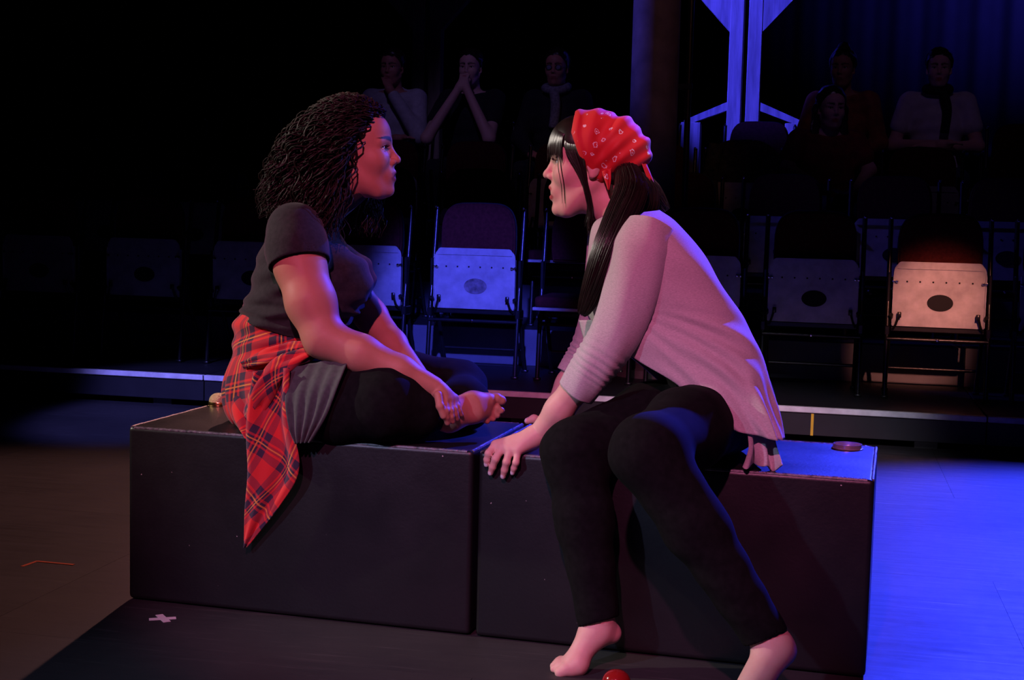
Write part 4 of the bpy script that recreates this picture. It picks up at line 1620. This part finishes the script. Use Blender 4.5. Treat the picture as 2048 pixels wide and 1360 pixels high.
    def f_tr(P):
        a = np.maximum(ln2(P), clip_plane(P, an_n + dn * -0.004, dn + V(-0.25, 0, 0.1)))
        b = np.maximum(lf2(P), clip_plane(P, an_f + df * 0.004, df + V(0.15, 0, 0)))
        c = hips(P)
        k = 0.03
        for o in (a, b):
            h = np.maximum(k - np.abs(c - o), 0) / k
            c = np.minimum(c, o) - h * h * k * 0.25
        fold = 0.0010 * np.sin(P[:, 2] * 85 + 3.0 * noise3(P, 31, 9)) + 0.0012 * noise3(P, 32, 30)
        c = c + fold
        # hollow hems
        inn = np.minimum(np.maximum(ln2(P) + 0.007, -clip_plane(P, an_n - dn * 0.03, dn)), np.maximum(lf2(P) + 0.007, -clip_plane(P, an_f - df * 0.03, df)))
        return np.maximum(c, -inn)
    garment('trousers', f_tr, (1.02, -0.46, 0.08), (1.72, 0.45, 0.74), 0.004, MAT['leggings'], root)

    def f_top(P):
        d = torso(P) - 0.006 + 0.002 * noise3(P, 33, 50)
        d = np.maximum(d, clip_plane(P, neckb + V(-0.03, 0, -0.030), V(-0.7, 0, 1)))
        return np.maximum(d, 0.52 - P[:, 2])
    garment('black_top', f_top, (1.05, -0.05, 0.5), (1.68, 0.47, 1.06), 0.005, MAT['black_top'], root)

    # ---- cardigan: body lofted round the leaning torso, open in front
    st = [((1196, 432), (1318, 420), 0.100), ((1172, 452), (1352, 446), 0.168), ((1158, 505), (1404, 508), 0.196), ((1152, 575), (1448, 580), 0.190), ((1154, 635), (1488, 642), 0.190),
          ((1200, 690), (1518, 705), 0.205), ((1270, 735), (1530, 765), 0.222), ((1335, 785), (1538, 815), 0.236), ((1385, 815), (1544, 855), 0.240)]
    Y0 = 0.205
    F_ = spline([at(*s[0], Y0) for s in st], 70)
    B_ = spline([at(*s[1], Y0) for s in st], 70)
    W_ = spline([[s[2], 0, 0] for s in st], 70)[:, 0]
    nA = 130
    uu = np.linspace(0, 1, nA)[None]
    s_ = np.linspace(0, 1, 70)[:, None]
    dg = 38 + (np.interp(s_, [0, 0.45, 0.75, 1], [335, 330, 296, 284]) - 38) * uu   # far front edge, round the back, to the near front edge
    th = np.radians(dg)
    C_ = (F_ + B_) / 2 + V(0, -0.012, 0) * s_
    a_ = (F_ - B_) / 2
    c, sn = np.cos(th), np.sin(th)
    e = np.interp(s_, [0, 0.5, 1], [0.85, 0.78, 0.62])
    cx = np.sign(c) * np.abs(c) ** e; sx = np.sign(sn) * np.abs(sn) ** e
    G = C_[:, None] + a_[:, None] * cx[..., None] + (-lf)[None, None] * (W_[:, None] * sx)[..., None]
    nor = a_[:, None] / np.linalg.norm(a_, axis=1)[:, None, None] * c[..., None] + (-lf)[None, None] * sn[..., None]
    lowmask = sstep(0.55, 1.0, s_)
    fl = 0.011 * lowmask * np.sin(dg * 0.19 + 1.6 * np.sin(s_ * 4)) + 0.005 * lowmask * np.sin(dg * 0.37 + 1.0)
    # folds pulled from the armpit towards the back and the hem
    dx = (288 - dg) / 120; dy = (s_ - 0.40) / 0.62
    ph = np.arctan2(dy, np.maximum(dx, 1e-3)); rr_ = np.sqrt(dx * dx + dy * dy)
    fl = fl + 0.0065 * np.sin(ph * 19 + 0.8 * rr_) * np.exp(-((rr_ - 0.48) / 0.30) ** 2) * sstep(0.05, 0.35, ph) * sstep(1.50, 1.15, ph) * (dg > 150)
    fl = fl + 0.0022 * np.sin(dg * 0.11 + s_ * 26) * (1 - lowmask) * sstep(0.1, 0.3, s_)
    G = G + nor * fl[..., None]
    th_k = 0.0035
    A = (G).reshape(-1, 3); Bn = (G - nor * th_k).reshape(-1, 3)
    idx = np.arange(70 * nA).reshape(70, nA)
    qd = np.stack([idx[:-1, :-1], idx[:-1, 1:], idx[1:, 1:], idx[1:, :-1]], -1).reshape(-1, 4)
    o = 70 * nA
    ring = list(idx[0, :]) + list(idx[1:, -1]) + list(idx[-1, -2::-1]) + list(idx[-2:0:-1, 0])
    edge = [(b, a, a + o, b + o) for a, b in zip(ring, ring[1:] + ring[:1])]
    me = quadmesh('cardigan', np.vstack([A, Bn]), np.vstack([qd, qd[:, ::-1] + o, np.array(edge)]))
    card = link('cardigan', me, MAT['cardigan'], root, True)

    def sleeve(pts, rad, name, wr_at, wr_amp):
        n = 90; m = 44
        P = spline(pts, n)
        r = np.interp(np.linspace(0, 1, n), np.linspace(0, 1, len(rad)), rad)
        T_, N_, B2 = frames_along(P)
        ang = np.arange(m) * 2 * math.pi / m
        s = np.linspace(0, 1, n)
        rr = r[:, None] + wr_amp * np.exp(-((s - wr_at) / 0.10) ** 2)[:, None] * np.sin(s[:, None] * 150 + 1.5 * np.sin(ang[None] * 2)) + 0.0015 * np.sin(ang[None] * 5 + s[:, None] * 14)
        ring = lambda k: P[:, None] + (rr - k)[..., None] * (np.cos(ang)[None, :, None] * N_[:, None] + np.sin(ang)[None, :, None] * B2[:, None])
        G = np.concatenate([ring(0.0), ring(0.004)[::-1]], 0)
        K = len(G)
        idx = np.arange(K * m).reshape(K, m)
        q = np.stack([idx[:-1], np.roll(idx[:-1], -1, 1), np.roll(idx[1:], -1, 1), idx[1:]], -1).reshape(-1, 4)
        return link(name, quadmesh(name, G.reshape(-1, 3), q), MAT['cardigan'], card, True)
    sleeve([at(1302, 452, 0.075), at(1285, 500, 0.050), at(1266, 575, 0.030), at(1238, 650, 0.014), at(1205, 708, 0.008), at(1176, 750, 0.010), at(1152, 783, 0.014)],
           [0.054, 0.071, 0.066, 0.060, 0.0555, 0.0500, 0.0455], 'sleeve', 0.72, 0.0022)
    sleeve([sh_f + V(0.01, -0.02, 0.03), sh_f + V(0, 0, -0.02), (sh_f + elf) / 2, elf, (elf * 0.6 + wf * 0.4)], [0.054, 0.070, 0.062, 0.053, 0.048], 'sleeve', 0.8, 0.002)
    # tail of the hem fallen on the block
    sheet('hem_tail', [at(1492, 858, -0.030), at(1494, 892, -0.022), at(1489, 918, -0.008), at(1486, 928, -0.002)], [at(1542, 856, 0.060), at(1548, 892, 0.045), at(1559, 926, 0.022), at(1562, 938, 0.012)],
          MAT['cardigan'], card, 30, 40, lambda t, u: (0.004 + 0.016 * t) * np.sin(u * 13 + 0.6), 0.0035)
    # front panel corner below the arm
    sheet('front_panel', [at(1158, 640, 0.19), at(1175, 690, 0.17), at(1215, 738, 0.12)], [at(1196, 640, 0.14), at(1225, 690, 0.12), at(1246, 744, 0.10)],
          MAT['cardigan'], card, 24, 14, lambda t, u: 0.005 * np.sin(u * 7), 0.0035)

    # ---- bandana
    AL = np.array([hf, hl, hu])
    capb = SDF(0.03)
    capb.ell((-0.022, 0, 0.036), (0.105, 0.086, 0.094))
    capb.ell((0.016, 0, 0.048), (0.076, 0.088, 0.082), k=0.02)
    capb.ell((-0.080, 0, 0.028), (0.060, 0.070, 0.062), k=0.04)
    cbw = capb.moved(O, hf, hl, hu)

    def f_band(P):
        q = (P - O) @ AL.T
        x, y, z = q[:, 0], q[:, 1], q[:, 2]
        d = cbw(P)
        ang = np.arctan2(np.abs(y) + 0.02, z + 0.02)
        d = d + 0.0036 * np.sin(x * 95 + 40 * z * x + 1.8 * noise3(q, 41, 22)) * sstep(0.05, -0.02, x)
        d = d + 0.0026 * np.sin((x * 0.8 + z) * 150 + 2 * noise3(q, 42, 16)) * sstep(0.01, -0.06, x)
        d = d - 0.003 * np.exp(-((x - np.interp(z, [-0.06, -0.036, 0, 0.07, 0.11], [-0.040, -0.010, 0.020, 0.044, 0.040]) + 0.012) / 0.008) ** 2)
        edge = np.interp(z, [-0.10, -0.058, -0.036, 0.0, 0.073, 0.12], [-0.065, -0.040, -0.012, 0.018, 0.044, 0.038])
        d = np.maximum(d, (x - edge) * 0.85)
        low = np.interp(x, [-0.16, -0.13, -0.10, -0.07, -0.050, -0.035, 0.0], [-0.050, -0.028, -0.012, -0.010, -0.030, -0.060, -0.09])
        d = np.maximum(d, (low - z) * 0.8)
        return d
    band = garment('bandana', f_band, O - 0.18, O + 0.16, 0.0026, MAT['bandana'], root)
    hp = lambda x, y, z: O + V(x, y, z) @ AL
    sheet('tie_end', [hp(-0.085, 0.050, 0.070), hp(-0.120, 0.045, 0.020), hp(-0.142, 0.040, -0.030), hp(-0.150, 0.03, -0.062)], [hp(-0.085, -0.050, 0.070), hp(-0.122, -0.045, 0.020), hp(-0.142, -0.030, -0.030), hp(-0.152, 0.02, -0.062)],
          MAT['bandana'], band, 30, 24, lambda t, u: 0.006 * np.sin(u * 14 + 3 * t) * (0.3 + t), 0.002)
    sheet('tie_end', [hp(-0.030, 0.085, -0.020), hp(-0.040, 0.090, -0.045), hp(-0.046, 0.090, -0.062)], [hp(-0.052, 0.082, -0.010), hp(-0.052, 0.088, -0.040), hp(-0.048, 0.090, -0.063)],
          MAT['bandana'], band, 16, 10, lambda t, u: 0.003 * np.sin(u * 6), 0.002)

    # ---- hair
    rng = np.random.RandomState(5)
    hc = SDF(0.02)
    hc.ell((-0.018, 0, 0.037), (0.0955, 0.0775, 0.0855))
    hc.ell((-0.080, 0, -0.010), (0.055, 0.065, 0.050), k=0.03)
    hc.ell((0.034, 0, 0.048), (0.066, 0.078, 0.070), k=0.02)
    hcw = hc.moved(O, hf, hl, hu)

    def f_hair(P):
        q = (P - O) @ AL.T
        lim = np.interp(q[:, 2], [-0.08, -0.04, 0.0, 0.03, 0.06, 0.12], [-0.060, -0.030, 0.005, 0.045, 0.088, 0.100])
        d = np.maximum(hcw(P), (q[:, 0] - lim) * 0.8)
        return np.maximum(d, -0.05 - q[:, 2])
    v, q = polygonise(f_hair, O - 0.18, O + 0.16, 0.005)
    hair = link('hair', quadmesh('hair', v, q), MAT['hair_straight'], root, True)
    cs, rs = [], []
    M_ = 26
    ts = np.linspace(0, 1, M_)

    def lock(guide, wid, n, thick=0.0011, flat=1.0):
        G = spline(guide, M_)
        T_, N_, B3 = frames_along(G)
        w = np.interp(ts, np.linspace(0, 1, len(wid)), wid)
        for _ in range(n):
            r = math.sqrt(rng.uniform()); a = rng.uniform(0, 6.28)
            wob = 0.0025 * np.sin(ts * rng.uniform(3, 7) + rng.uniform(0, 6)) * ts
            L = rng.uniform(0.82, 1.0)
            P = G + (w * r * math.cos(a))[:, None] * N_ + (w * r * math.sin(a) * flat + wob)[:, None] * B3
            k = max(4, int(M_ * L))
            P = spline(P[:k][::max(1, k // 9)], M_)
            cs.append(P)
            rs.append(np.interp(ts, [0, 0.1, 0.85, 1], [thick, thick, thick * 0.8, thick * 0.3]) * rng.uniform(0.7, 1.3))
    # bangs: combed forward from under the bandana
    for _ in range(330):
        y = rng.uniform(-0.066, 0.066)
        f = 1 - (y / 0.085) ** 2
        r0 = V(0.040 * f ** 0.5, y * 0.92, 0.112 * f ** 0.45)
        r1 = V(0.074 * f ** 0.5 + 0.010, y * 1.02, 0.092 * f ** 0.3)
        r2 = V(0.100 * f ** 0.5 + 0.002, y * 1.08, 0.052)
        r3 = V(0.101 * f ** 0.5 + rng.normal() * 0.002, y * 1.10, 0.024 + rng.normal() * 0.006 - 0.012 * (abs(y) > 0.050))
        cs.append(O + spline([r0, r1, r2, r3], M_) @ AL)
        rs.append(np.interp(ts, [0, 0.85, 1], [0.0012, 0.0010, 0.0003]))
    for sd in (1, -1):
        # hair swept from the temple past the ear
        for _ in range(260):
            u = rng.uniform()
            r0 = V(0.050 - 0.040 * u, sd * (0.060 + 0.012 * u), 0.085 - 0.04 * u)
            r1 = V(0.058 - 0.045 * u, sd * (0.076 + 0.008 * u), 0.035)
            r2 = V(0.022 - 0.018 * u, sd * (0.080 + rng.normal() * 0.002), -0.030 - 0.01 * u)
            r3 = V(0.004 - 0.012 * u, sd * (0.074 + rng.normal() * 0.003), -0.095)
            r4 = V(-0.004 + rng.normal() * 0.005, sd * (0.066 + rng.normal() * 0.004), -0.145 + rng.normal() * 0.012)
            cs.append(O + spline([r0, r1, r2, r3, r4], M_) @ AL)
            rs.append(np.interp(ts, [0, 0.85, 1], [0.0012, 0.0010, 0.0003]))
        for _ in range(3):
            x = 0.062 + rng.normal() * 0.003
            cs.append(O + spline([V(0.070, sd * 0.050, 0.06), V(x + 0.008, sd * 0.066, 0.0), V(x, sd * 0.063, -0.05), V(x - 0.003, sd * 0.060, -0.095)], M_) @ AL)
            rs.append(np.interp(ts, [0, 0.85, 1], [0.0010, 0.0008, 0.0003]))
    # tail of hair over the near shoulder, and the far one
    lock([at(1252, 342, 0.17), at(1262, 385, 0.13), at(1240, 440, 0.085), at(1214, 500, 0.045), at(1192, 560, 0.040), at(1172, 612, 0.050), at(1160, 632, 0.055)], [0.030, 0.042, 0.040, 0.036, 0.030, 0.020, 0.008], 900)
    lock([at(1262, 350, 0.22), at(1290, 390, 0.20), at(1290, 430, 0.16), at(1262, 470, 0.10), at(1232, 530, 0.045)], [0.030, 0.034, 0.030, 0.024, 0.010], 260)
    lock([at(1270, 350, 0.24), at(1305, 385, 0.24), at(1335, 425, 0.24)], [0.030, 0.026, 0.010], 160)
    lock([at(1250, 345, 0.28), at(1250, 420, 0.33), at(1215, 520, 0.36)], [0.030, 0.030, 0.012], 160)
    lock([at(1195, 560, 0.03), at(1212, 570, 0.02), at(1222, 582, 0.015)], [0.003, 0.003, 0.002], 6)
    link('strands', strands_mesh('strands', cs, rs, 3), MAT['hair_straight'], hair, True)
    # dense heart of the tail
    tg = spline([at(1252, 345, 0.18), at(1262, 385, 0.14), at(1240, 440, 0.095), at(1214, 500, 0.055), at(1192, 560, 0.048), at(1174, 608, 0.056)], 30)
    tv, tf = tube_geo(tg, np.interp(np.linspace(0, 1, 30), [0, .3, .7, 1], [0.024, 0.029, 0.018, 0.004]), 12)
    link('tail_core', pymesh('tail_core', tv, tf), MAT['hair_straight'], hair, True)
    return root


W2 = woman_bandana()
# ------------------------------------------------------------------ spectators
def spectator(X, row, pose, label, shirt, trousers='trouser_dark', skin_m='skin_tan', hair='short', heading=-90.0, lean=0.0, extra=None, tall=1.0):
    y = 0.55 + 0.87 * row
    bx, by, bz = bank(bank_x(X, y), y, TIER_H[row])
    root = empty('person', (bx, by - 0.08, bz))
    tag(root, label, 'person')
    base = V(bx, by - 0.10, bz)
    fw, lf, up = basis(heading)
    A = np.array([fw, lf, up])
    L = lambda x, y_, z: base + V(x, y_, z) @ A
    d = lean
    pel = L(0.0, 0, 0.54); rib = L(0.02 + d * 0.6, 0, 0.85 * tall); shz = 1.01 * tall
    sl = L(0.02 + d, 0.175, shz); sr = L(0.02 + d, -0.175, shz)
    O = L(0.07 + d * 1.2, 0, 1.215 * tall)
    hf, hl, hu = basis(heading, -4)
    head = head_local(0.0).moved(O, hf, hl, hu)
    torso = SDF(0.06)
    torso.ell(pel, (0.12, 0.17, 0.11), A).ell((pel + rib) / 2, (0.11, 0.15, 0.14), A).ell(rib, (0.115, 0.165, 0.15), A)
    torso.cap(sl - lf * 0.03, sr + lf * 0.03, 0.055, 0.055)
    torso.cap((sl + sr) / 2 + V(0, 0, 0.03), O - hf * 0.02 - hu * 0.07, 0.056, 0.054, k=0.04)
    legs = SDF(0.03)
    kl = L(0.44, 0.13, 0.50); kr = L(0.44, -0.13, 0.50)
    for s, k_ in ((0.09, kl), (-0.09, kr)):
        legs.chain([L(0.02, s, 0.53), k_, L(0.36, k_ @ lf * 0 + (0.13 if s > 0 else -0.13), 0.09)], [0.095, 0.065, 0.045])
    shoes = SDF(0.02)
    for s in (0.13, -0.13): shoes.cap(L(0.33, s, 0.045), L(0.50, s * 1.1, 0.035), 0.042, 0.034)
    if pose == 'clasp':
        J = [(sl, L(0.34 + d, 0.225, 0.72), L(0.24 + d, 0.020, 1.075)), (sr, L(0.34 + d, -0.215, 0.72), L(0.24 + d, -0.020, 1.075))]
        ht = [L(0.20 + d, 0.0, 1.14), L(0.20 + d, 0.0, 1.14)]
    elif pose == 'chin':
        J = [(sl, L(0.16, 0.24, 0.74), L(0.20, 0.03, 1.06)), (sr, L(0.10, -0.25, 0.74), L(0.24, 0.10, 0.72))]
        ht = [L(0.17, 0.0, 1.115), L(0.22, 0.19, 0.73)]
    elif pose == 'arms':
        J = [(sl, L(0.06, 0.26, 0.73), L(0.24, -0.02, 0.71)), (sr, L(0.06, -0.26, 0.73), L(0.25, 0.03, 0.73))]
        ht = [L(0.26, -0.11, 0.72), L(0.27, 0.12, 0.74)]
    else:
        J = [(sl, L(0.06, 0.25, 0.74), L(0.28, 0.10, 0.62)), (sr, L(0.06, -0.25, 0.74), L(0.28, -0.10, 0.62))]
        ht = [L(0.35, 0.04, 0.61), L(0.35, -0.04, 0.61)]
    arms = SDF(0.02)
    for (s_, e_, w_), h_ in zip(J, ht):
        arms.chain([s_ - V(0, 0, 0.012), e_, w_], [0.050, 0.041, 0.027])
        arms.cap(w_, w_ * 0.4 + h_ * 0.6, 0.027, 0.026)
        f = nrm(h_ - w_); sd = nrm(np.cross(f, up) + 1e-3)
        for i in range(4):
            a = w_ * 0.45 + h_ * 0.55 + sd * (i - 1.5) * 0.017
            arms.chain([a, a + f * 0.045, a + f * 0.075 + V(0, 0, -0.012)], [0.0105, 0.0095, 0.008], k=0.005)
        arms.chain([w_ * 0.6 + h_ * 0.4, w_ * 0.5 + h_ * 0.5 + sd * 0.035 + f * 0.02], [0.013, 0.010], k=0.006)

    def ht_fn(P):
        a = torso(P); b = head(P); k = 0.022
        h = np.maximum(k - np.abs(a - b), 0) / k
        return np.minimum(a, b) - h * h * k * 0.25

    def body_fn(P):
        return np.minimum(np.minimum(ht_fn(P), legs(P)), arms(P))
    lo = base + V(-0.50, -0.70, 0.02); hi = base + V(0.50, 0.35, 1.45)
    v, q = polygonise(body_fn, lo, hi, 0.0062)
    me = quadmesh('body', v, q)
    T = np.zeros((len(v), 3))
    head_tint(v, O, hf, hl, hu, 0.0, T)
    set_color(me, T)
    body = link('body', me, MAT[skin_m], root, True)
    eyes(body, O, hf, hl, hu, (-1, 1))
    sleeves = SDF(0.03)
    frac = 1.0 if extra == 'long' else 0.55
    for (s_, e_, w_) in J:
        if extra == 'long': sleeves.chain([s_, e_, w_ * 0.85 + e_ * 0.15], [0.066, 0.056, 0.042])
        else: sleeves.chain([s_, s_ * 0.45 + e_ * 0.55], [0.066, 0.066])

    def f_shirt(P):
        a = torso(P) - 0.010 + 0.003 * np.sin(P[:, 2] * 70 + 3 * noise3(P, 51, 10))
        a = np.maximum(a, clip_plane(P, (sl + sr) / 2 + V(0, 0, 0.045) + fw * 0.03, up + fw * 0.6))
        b = sleeves(P) + 0.002 * noise3(P, 52, 40)
        k = 0.03
        h = np.maximum(k - np.abs(a - b), 0) / k
        a = np.minimum(a, b) - h * h * k * 0.25
        return np.maximum(a, base[2] + 0.47 - P[:, 2])
    garment('shirt', f_shirt, lo, hi, 0.008, MAT[shirt], root)
    hipp = SDF(0.04).ell(pel, (0.128, 0.178, 0.10), A)
    garment('trousers', lambda P: np.minimum(legs(P) - 0.008, hipp(P)) + 0.002 * noise3(P, 53, 40), lo, hi, 0.009, MAT[trousers], root)
    for sh in (shoes.items[0], shoes.items[1]):
        one = SDF(0.02); one.items = [sh]
        garment('shoe', one, lo, hi, 0.010, MAT['steel_black'], root)
    # hair
    hc = SDF(0.02).ell((-0.020, 0, 0.046), (0.106, 0.088, 0.096))
    if hair == 'long':
        for s in (1, -1): hc.cap((-0.02, s * 0.075, 0.0), (0.0, s * 0.095, -0.19), 0.034, 0.024)
        hc.ell((-0.08, 0, -0.06), (0.05, 0.085, 0.11))
    if hair == 'bun':
        hc.ball((-0.03, 0, 0.135), 0.04)
    hw = hc.moved(O, hf, hl, hu)
    AH = np.array([hf, hl, hu])

    def f_h(P):
        q = (P - O) @ AH.T
        lim = np.interp(q[:, 2], [-0.2, -0.06, 0.0, 0.04, 0.070, 0.10], [0.02 if hair == 'long' else -0.05, -0.02, 0.005, 0.035, 0.085, 0.12])
        dd = np.maximum(hw(P) + 0.004 * noise3(P, 54, 120), (q[:, 0] - lim) * 0.8)
        return dd if hair == 'long' else np.maximum(dd, -0.045 - q[:, 2])
    garment('hair', f_h, O - 0.26, O + 0.2, 0.007, MAT['hair_straight'], root)
    return root, L, O, (hf, hl, hu)


MAT['shirt_pale'] = simple('pale_cotton_shirt', (0.45, 0.43, 0.46), 0.9, var=0.12, nscale=40)
MAT['shirt_dark'] = simple('black_cotton_shirt', (0.012, 0.012, 0.014), 0.9)
MAT['shirt_white'] = simple('white_tee', (0.60, 0.58, 0.60), 0.9, var=0.1)
MAT['shirt_orange'] = simple('rust_blouse', (0.30, 0.075, 0.035), 0.9, var=0.4, nscale=18)
MAT['shirt_red'] = simple('deep_red_top', (0.22, 0.02, 0.025), 0.9, var=0.3)
MAT['trouser_dark'] = simple('dark_trousers', (0.012, 0.012, 0.016), 0.9)
MAT['trouser_blue'] = simple('denim', (0.03, 0.04, 0.10), 0.9, var=0.3, nscale=80)
MAT['scarf_dark'] = simple('dark_scarf', (0.008, 0.008, 0.012), 0.95)
MAT['scarf_grey'] = simple('grey_scarf', (0.20, 0.20, 0.22), 0.95, var=0.4, nscale=60)
MAT['paper'] = simple('paper', (0.65, 0.65, 0.66), 0.7, var=0.06)
MAT['lens'] = simple('spectacle_lens', (0.20, 0.20, 0.25), 0.05, 0.0, 0.1, spec=1.0)
MAT['coat'] = simple('dark_patterned_coat', (0.05, 0.05, 0.04), 0.9, var=0.9, nscale=28)


def tube_part(name, pts, r, mat, parent, n=10):
    v, f = tube_geo(spline(pts, 24), r, n)
    return link(name, pymesh(name, v, f), MAT[mat], parent, True)


A1 = spectator(-1.58, 3, 'chin', 'bearded spectator in pale shirt with hand at his chin', 'shirt_pale', extra='long')
A2 = spectator(-1.02, 3, 'clasp', 'spectator in black tee with hands clasped before his mouth', 'shirt_dark', skin_m='skin_pale')
A3 = spectator(-0.42, 3, 'lap', 'spectator in glasses and grey scarf beside the round column', 'shirt_dark', extra='long')
A4 = spectator(1.47, 3, 'lap', 'spectator in rust blouse with hair tied up', 'shirt_orange', hair='bun', heading=-98, extra='long')
A5 = spectator(2.06, 3, 'arms', 'spectator in white tee with dark scarf and folded arms', 'shirt_white', trousers='trouser_blue', skin_m='skin_pale')
A6 = spectator(1.42, 2, 'lap', 'long haired spectator in deep red top seated below the rust blouse', 'shirt_red', hair='long', heading=-70, skin_m='skin_pale', tall=0.90)

# glasses and scarf of the man by the column
r3, L3, O3, (f3, l3, u3) = A3
A_ = np.array([f3, l3, u3])
for s in (1, -1):
    ring = [O3 + V(0.092, s * 0.032 + 0.021 * math.cos(t), 0.004 + 0.017 * math.sin(t)) @ A_ for t in np.linspace(0, 2 * math.pi, 20)]
    g = tube_part('spectacle_frame', ring, 0.0016, 'steel_black', r3, 5)
    b = MB().lathe([(0, 0), (0.019, 0.0), (0.012, 0.002), (0, 0.0028)], (0, 0, 0), 16)
    lm = b.mesh('lens', True)
    o = link('lens', lm, MAT['lens'], g)
    M_ = Matrix(((l3[0], u3[0], f3[0]), (l3[1], u3[1], f3[1]), (l3[2], u3[2], f3[2]))).to_4x4()
    M_.translation = Vector(O3 + V(0.090, s * 0.032, 0.004) @ A_)
    lm.transform(M_)
    o.matrix_parent_inverse = world_of(g).inverted()
    tube_part('spectacle_arm', [O3 + V(0.088, s * 0.054, 0.008) @ A_, O3 + V(0.0, s * 0.078, 0.010) @ A_], 0.0016, 'steel_black', r3, 5)
sc = [O3 + V(x, y, z) @ A_ for x, y, z in ((0.03, 0.07, -0.135), (-0.06, 0.06, -0.12), (-0.09, 0.0, -0.115), (-0.06, -0.06, -0.12), (0.03, -0.07, -0.135), (0.07, 0.0, -0.15), (0.03, 0.07, -0.14))]
scf = tube_part('scarf', sc, 0.030, 'scarf_grey', r3, 12)
tube_part('scarf_end', [O3 + V(0.075, 0.0, -0.15) @ A_, O3 + V(0.10, 0.02, -0.25) @ A_, O3 + V(0.12, 0.01, -0.40) @ A_], [0.02] + [0.034] * 22 + [0.03], 'scarf_grey', scf, 12)
r5, L5, O5, (f5, l5, u5) = A5
B_ = np.array([f5, l5, u5])
sc = [O5 + V(x, y, z) @ B_ for x, y, z in ((0.03, 0.07, -0.13), (-0.06, 0.06, -0.115), (-0.09, 0.0, -0.11), (-0.06, -0.06, -0.115), (0.03, -0.07, -0.13), (0.06, 0.0, -0.14), (0.03, 0.07, -0.135))]
scf = tube_part('scarf', sc, 0.026, 'scarf_dark', r5, 12)
tube_part('scarf_end', [O5 + V(0.06, 0.03, -0.14) @ B_, O5 + V(0.11, 0.06, -0.25) @ B_, O5 + V(0.14, 0.05, -0.40) @ B_], 0.028, 'scarf_dark', scf, 12)
# programme on the lap of the spectator with the dark scarf
pr = MB()
m_ = bmesh.new()
pr.box(-0.11, 0.11, -0.15, 0.15, 0.0, 0.003).box(-0.11, 0.11, -0.15, 0.15, 0.004, 0.006)
prog = pr.build('programme', MAT['paper'])
pl = L5(0.34, 0.02, 0.60)
prog.location = tuple(pl)
prog.rotation_euler = (math.radians(24), 0, math.radians(4))
tag(prog, 'white folded programme on the lap of the scarfed spectator', 'programme')

# coat thrown over a chair back
cy = 0.55 + 0.87 * 2
CXY = bank(bank_x(0.92, cy), cy, TIER_H[2])
croot = empty('draped_coat', (CXY[0], CXY[1] + 0.04, CXY[2] + 0.60), BANK_ROT)
tag(croot, 'dark coat thrown over a third row chair before the timber posts', 'coat')


def coat():
    n, m = 46, 40
    t = np.linspace(-1, 1, n)[:, None]; u = np.linspace(-1, 1, m)[None]
    arc = 0.31
    s = t * 0.45
    top = 0.320
    r = 0.045
    yy = np.where(np.abs(s) < r * 1.57, r * np.sin(np.clip(s / r, -1.57, 1.57)), np.sign(s) * r)
    zz = np.where(np.abs(s) < r * 1.57, top - r + r * np.cos(np.clip(s / r, -1.57, 1.57)), top - r - (np.abs(s) - r * 1.57))
    hw = 0.225 + 0.03 * np.abs(t)
    xx = u * hw
    zz = zz - 0.10 * np.abs(u) ** 3 + 0 * u
    fo = 0.014 * np.sin(u * 9 + 2 * t) * np.clip(np.abs(t) * 1.5, 0.2, 1) + 0.007 * np.sin(u * 19 - 3 * t)
    yy = yy + np.sign(t + 1e-6) * (np.abs(fo) + 0.004) + 0 * u
    G = np.stack([xx + 0 * t, yy, zz], -1)
    idx = np.arange(n * m).reshape(n, m)
    q = np.stack([idx[:-1, :-1], idx[:-1, 1:], idx[1:, 1:], idx[1:, :-1]], -1).reshape(-1, 4)
    me = quadmesh('cloth', G.reshape(-1, 3), q)
    o = link('cloth', me, MAT['coat'], croot)
    so = o.modifiers.new('thick', 'SOLIDIFY'); so.thickness = 0.008
    v, f = tube_geo(spline([(-0.16, -0.05, 0.28), (-0.19, -0.08, 0.10), (-0.17, -0.09, -0.12), (-0.16, -0.09, -0.25)], 20), np.linspace(0.05, 0.04, 20), 12)
    link('sleeve', pymesh('sleeve', v, f), MAT['coat'], croot)


coat()
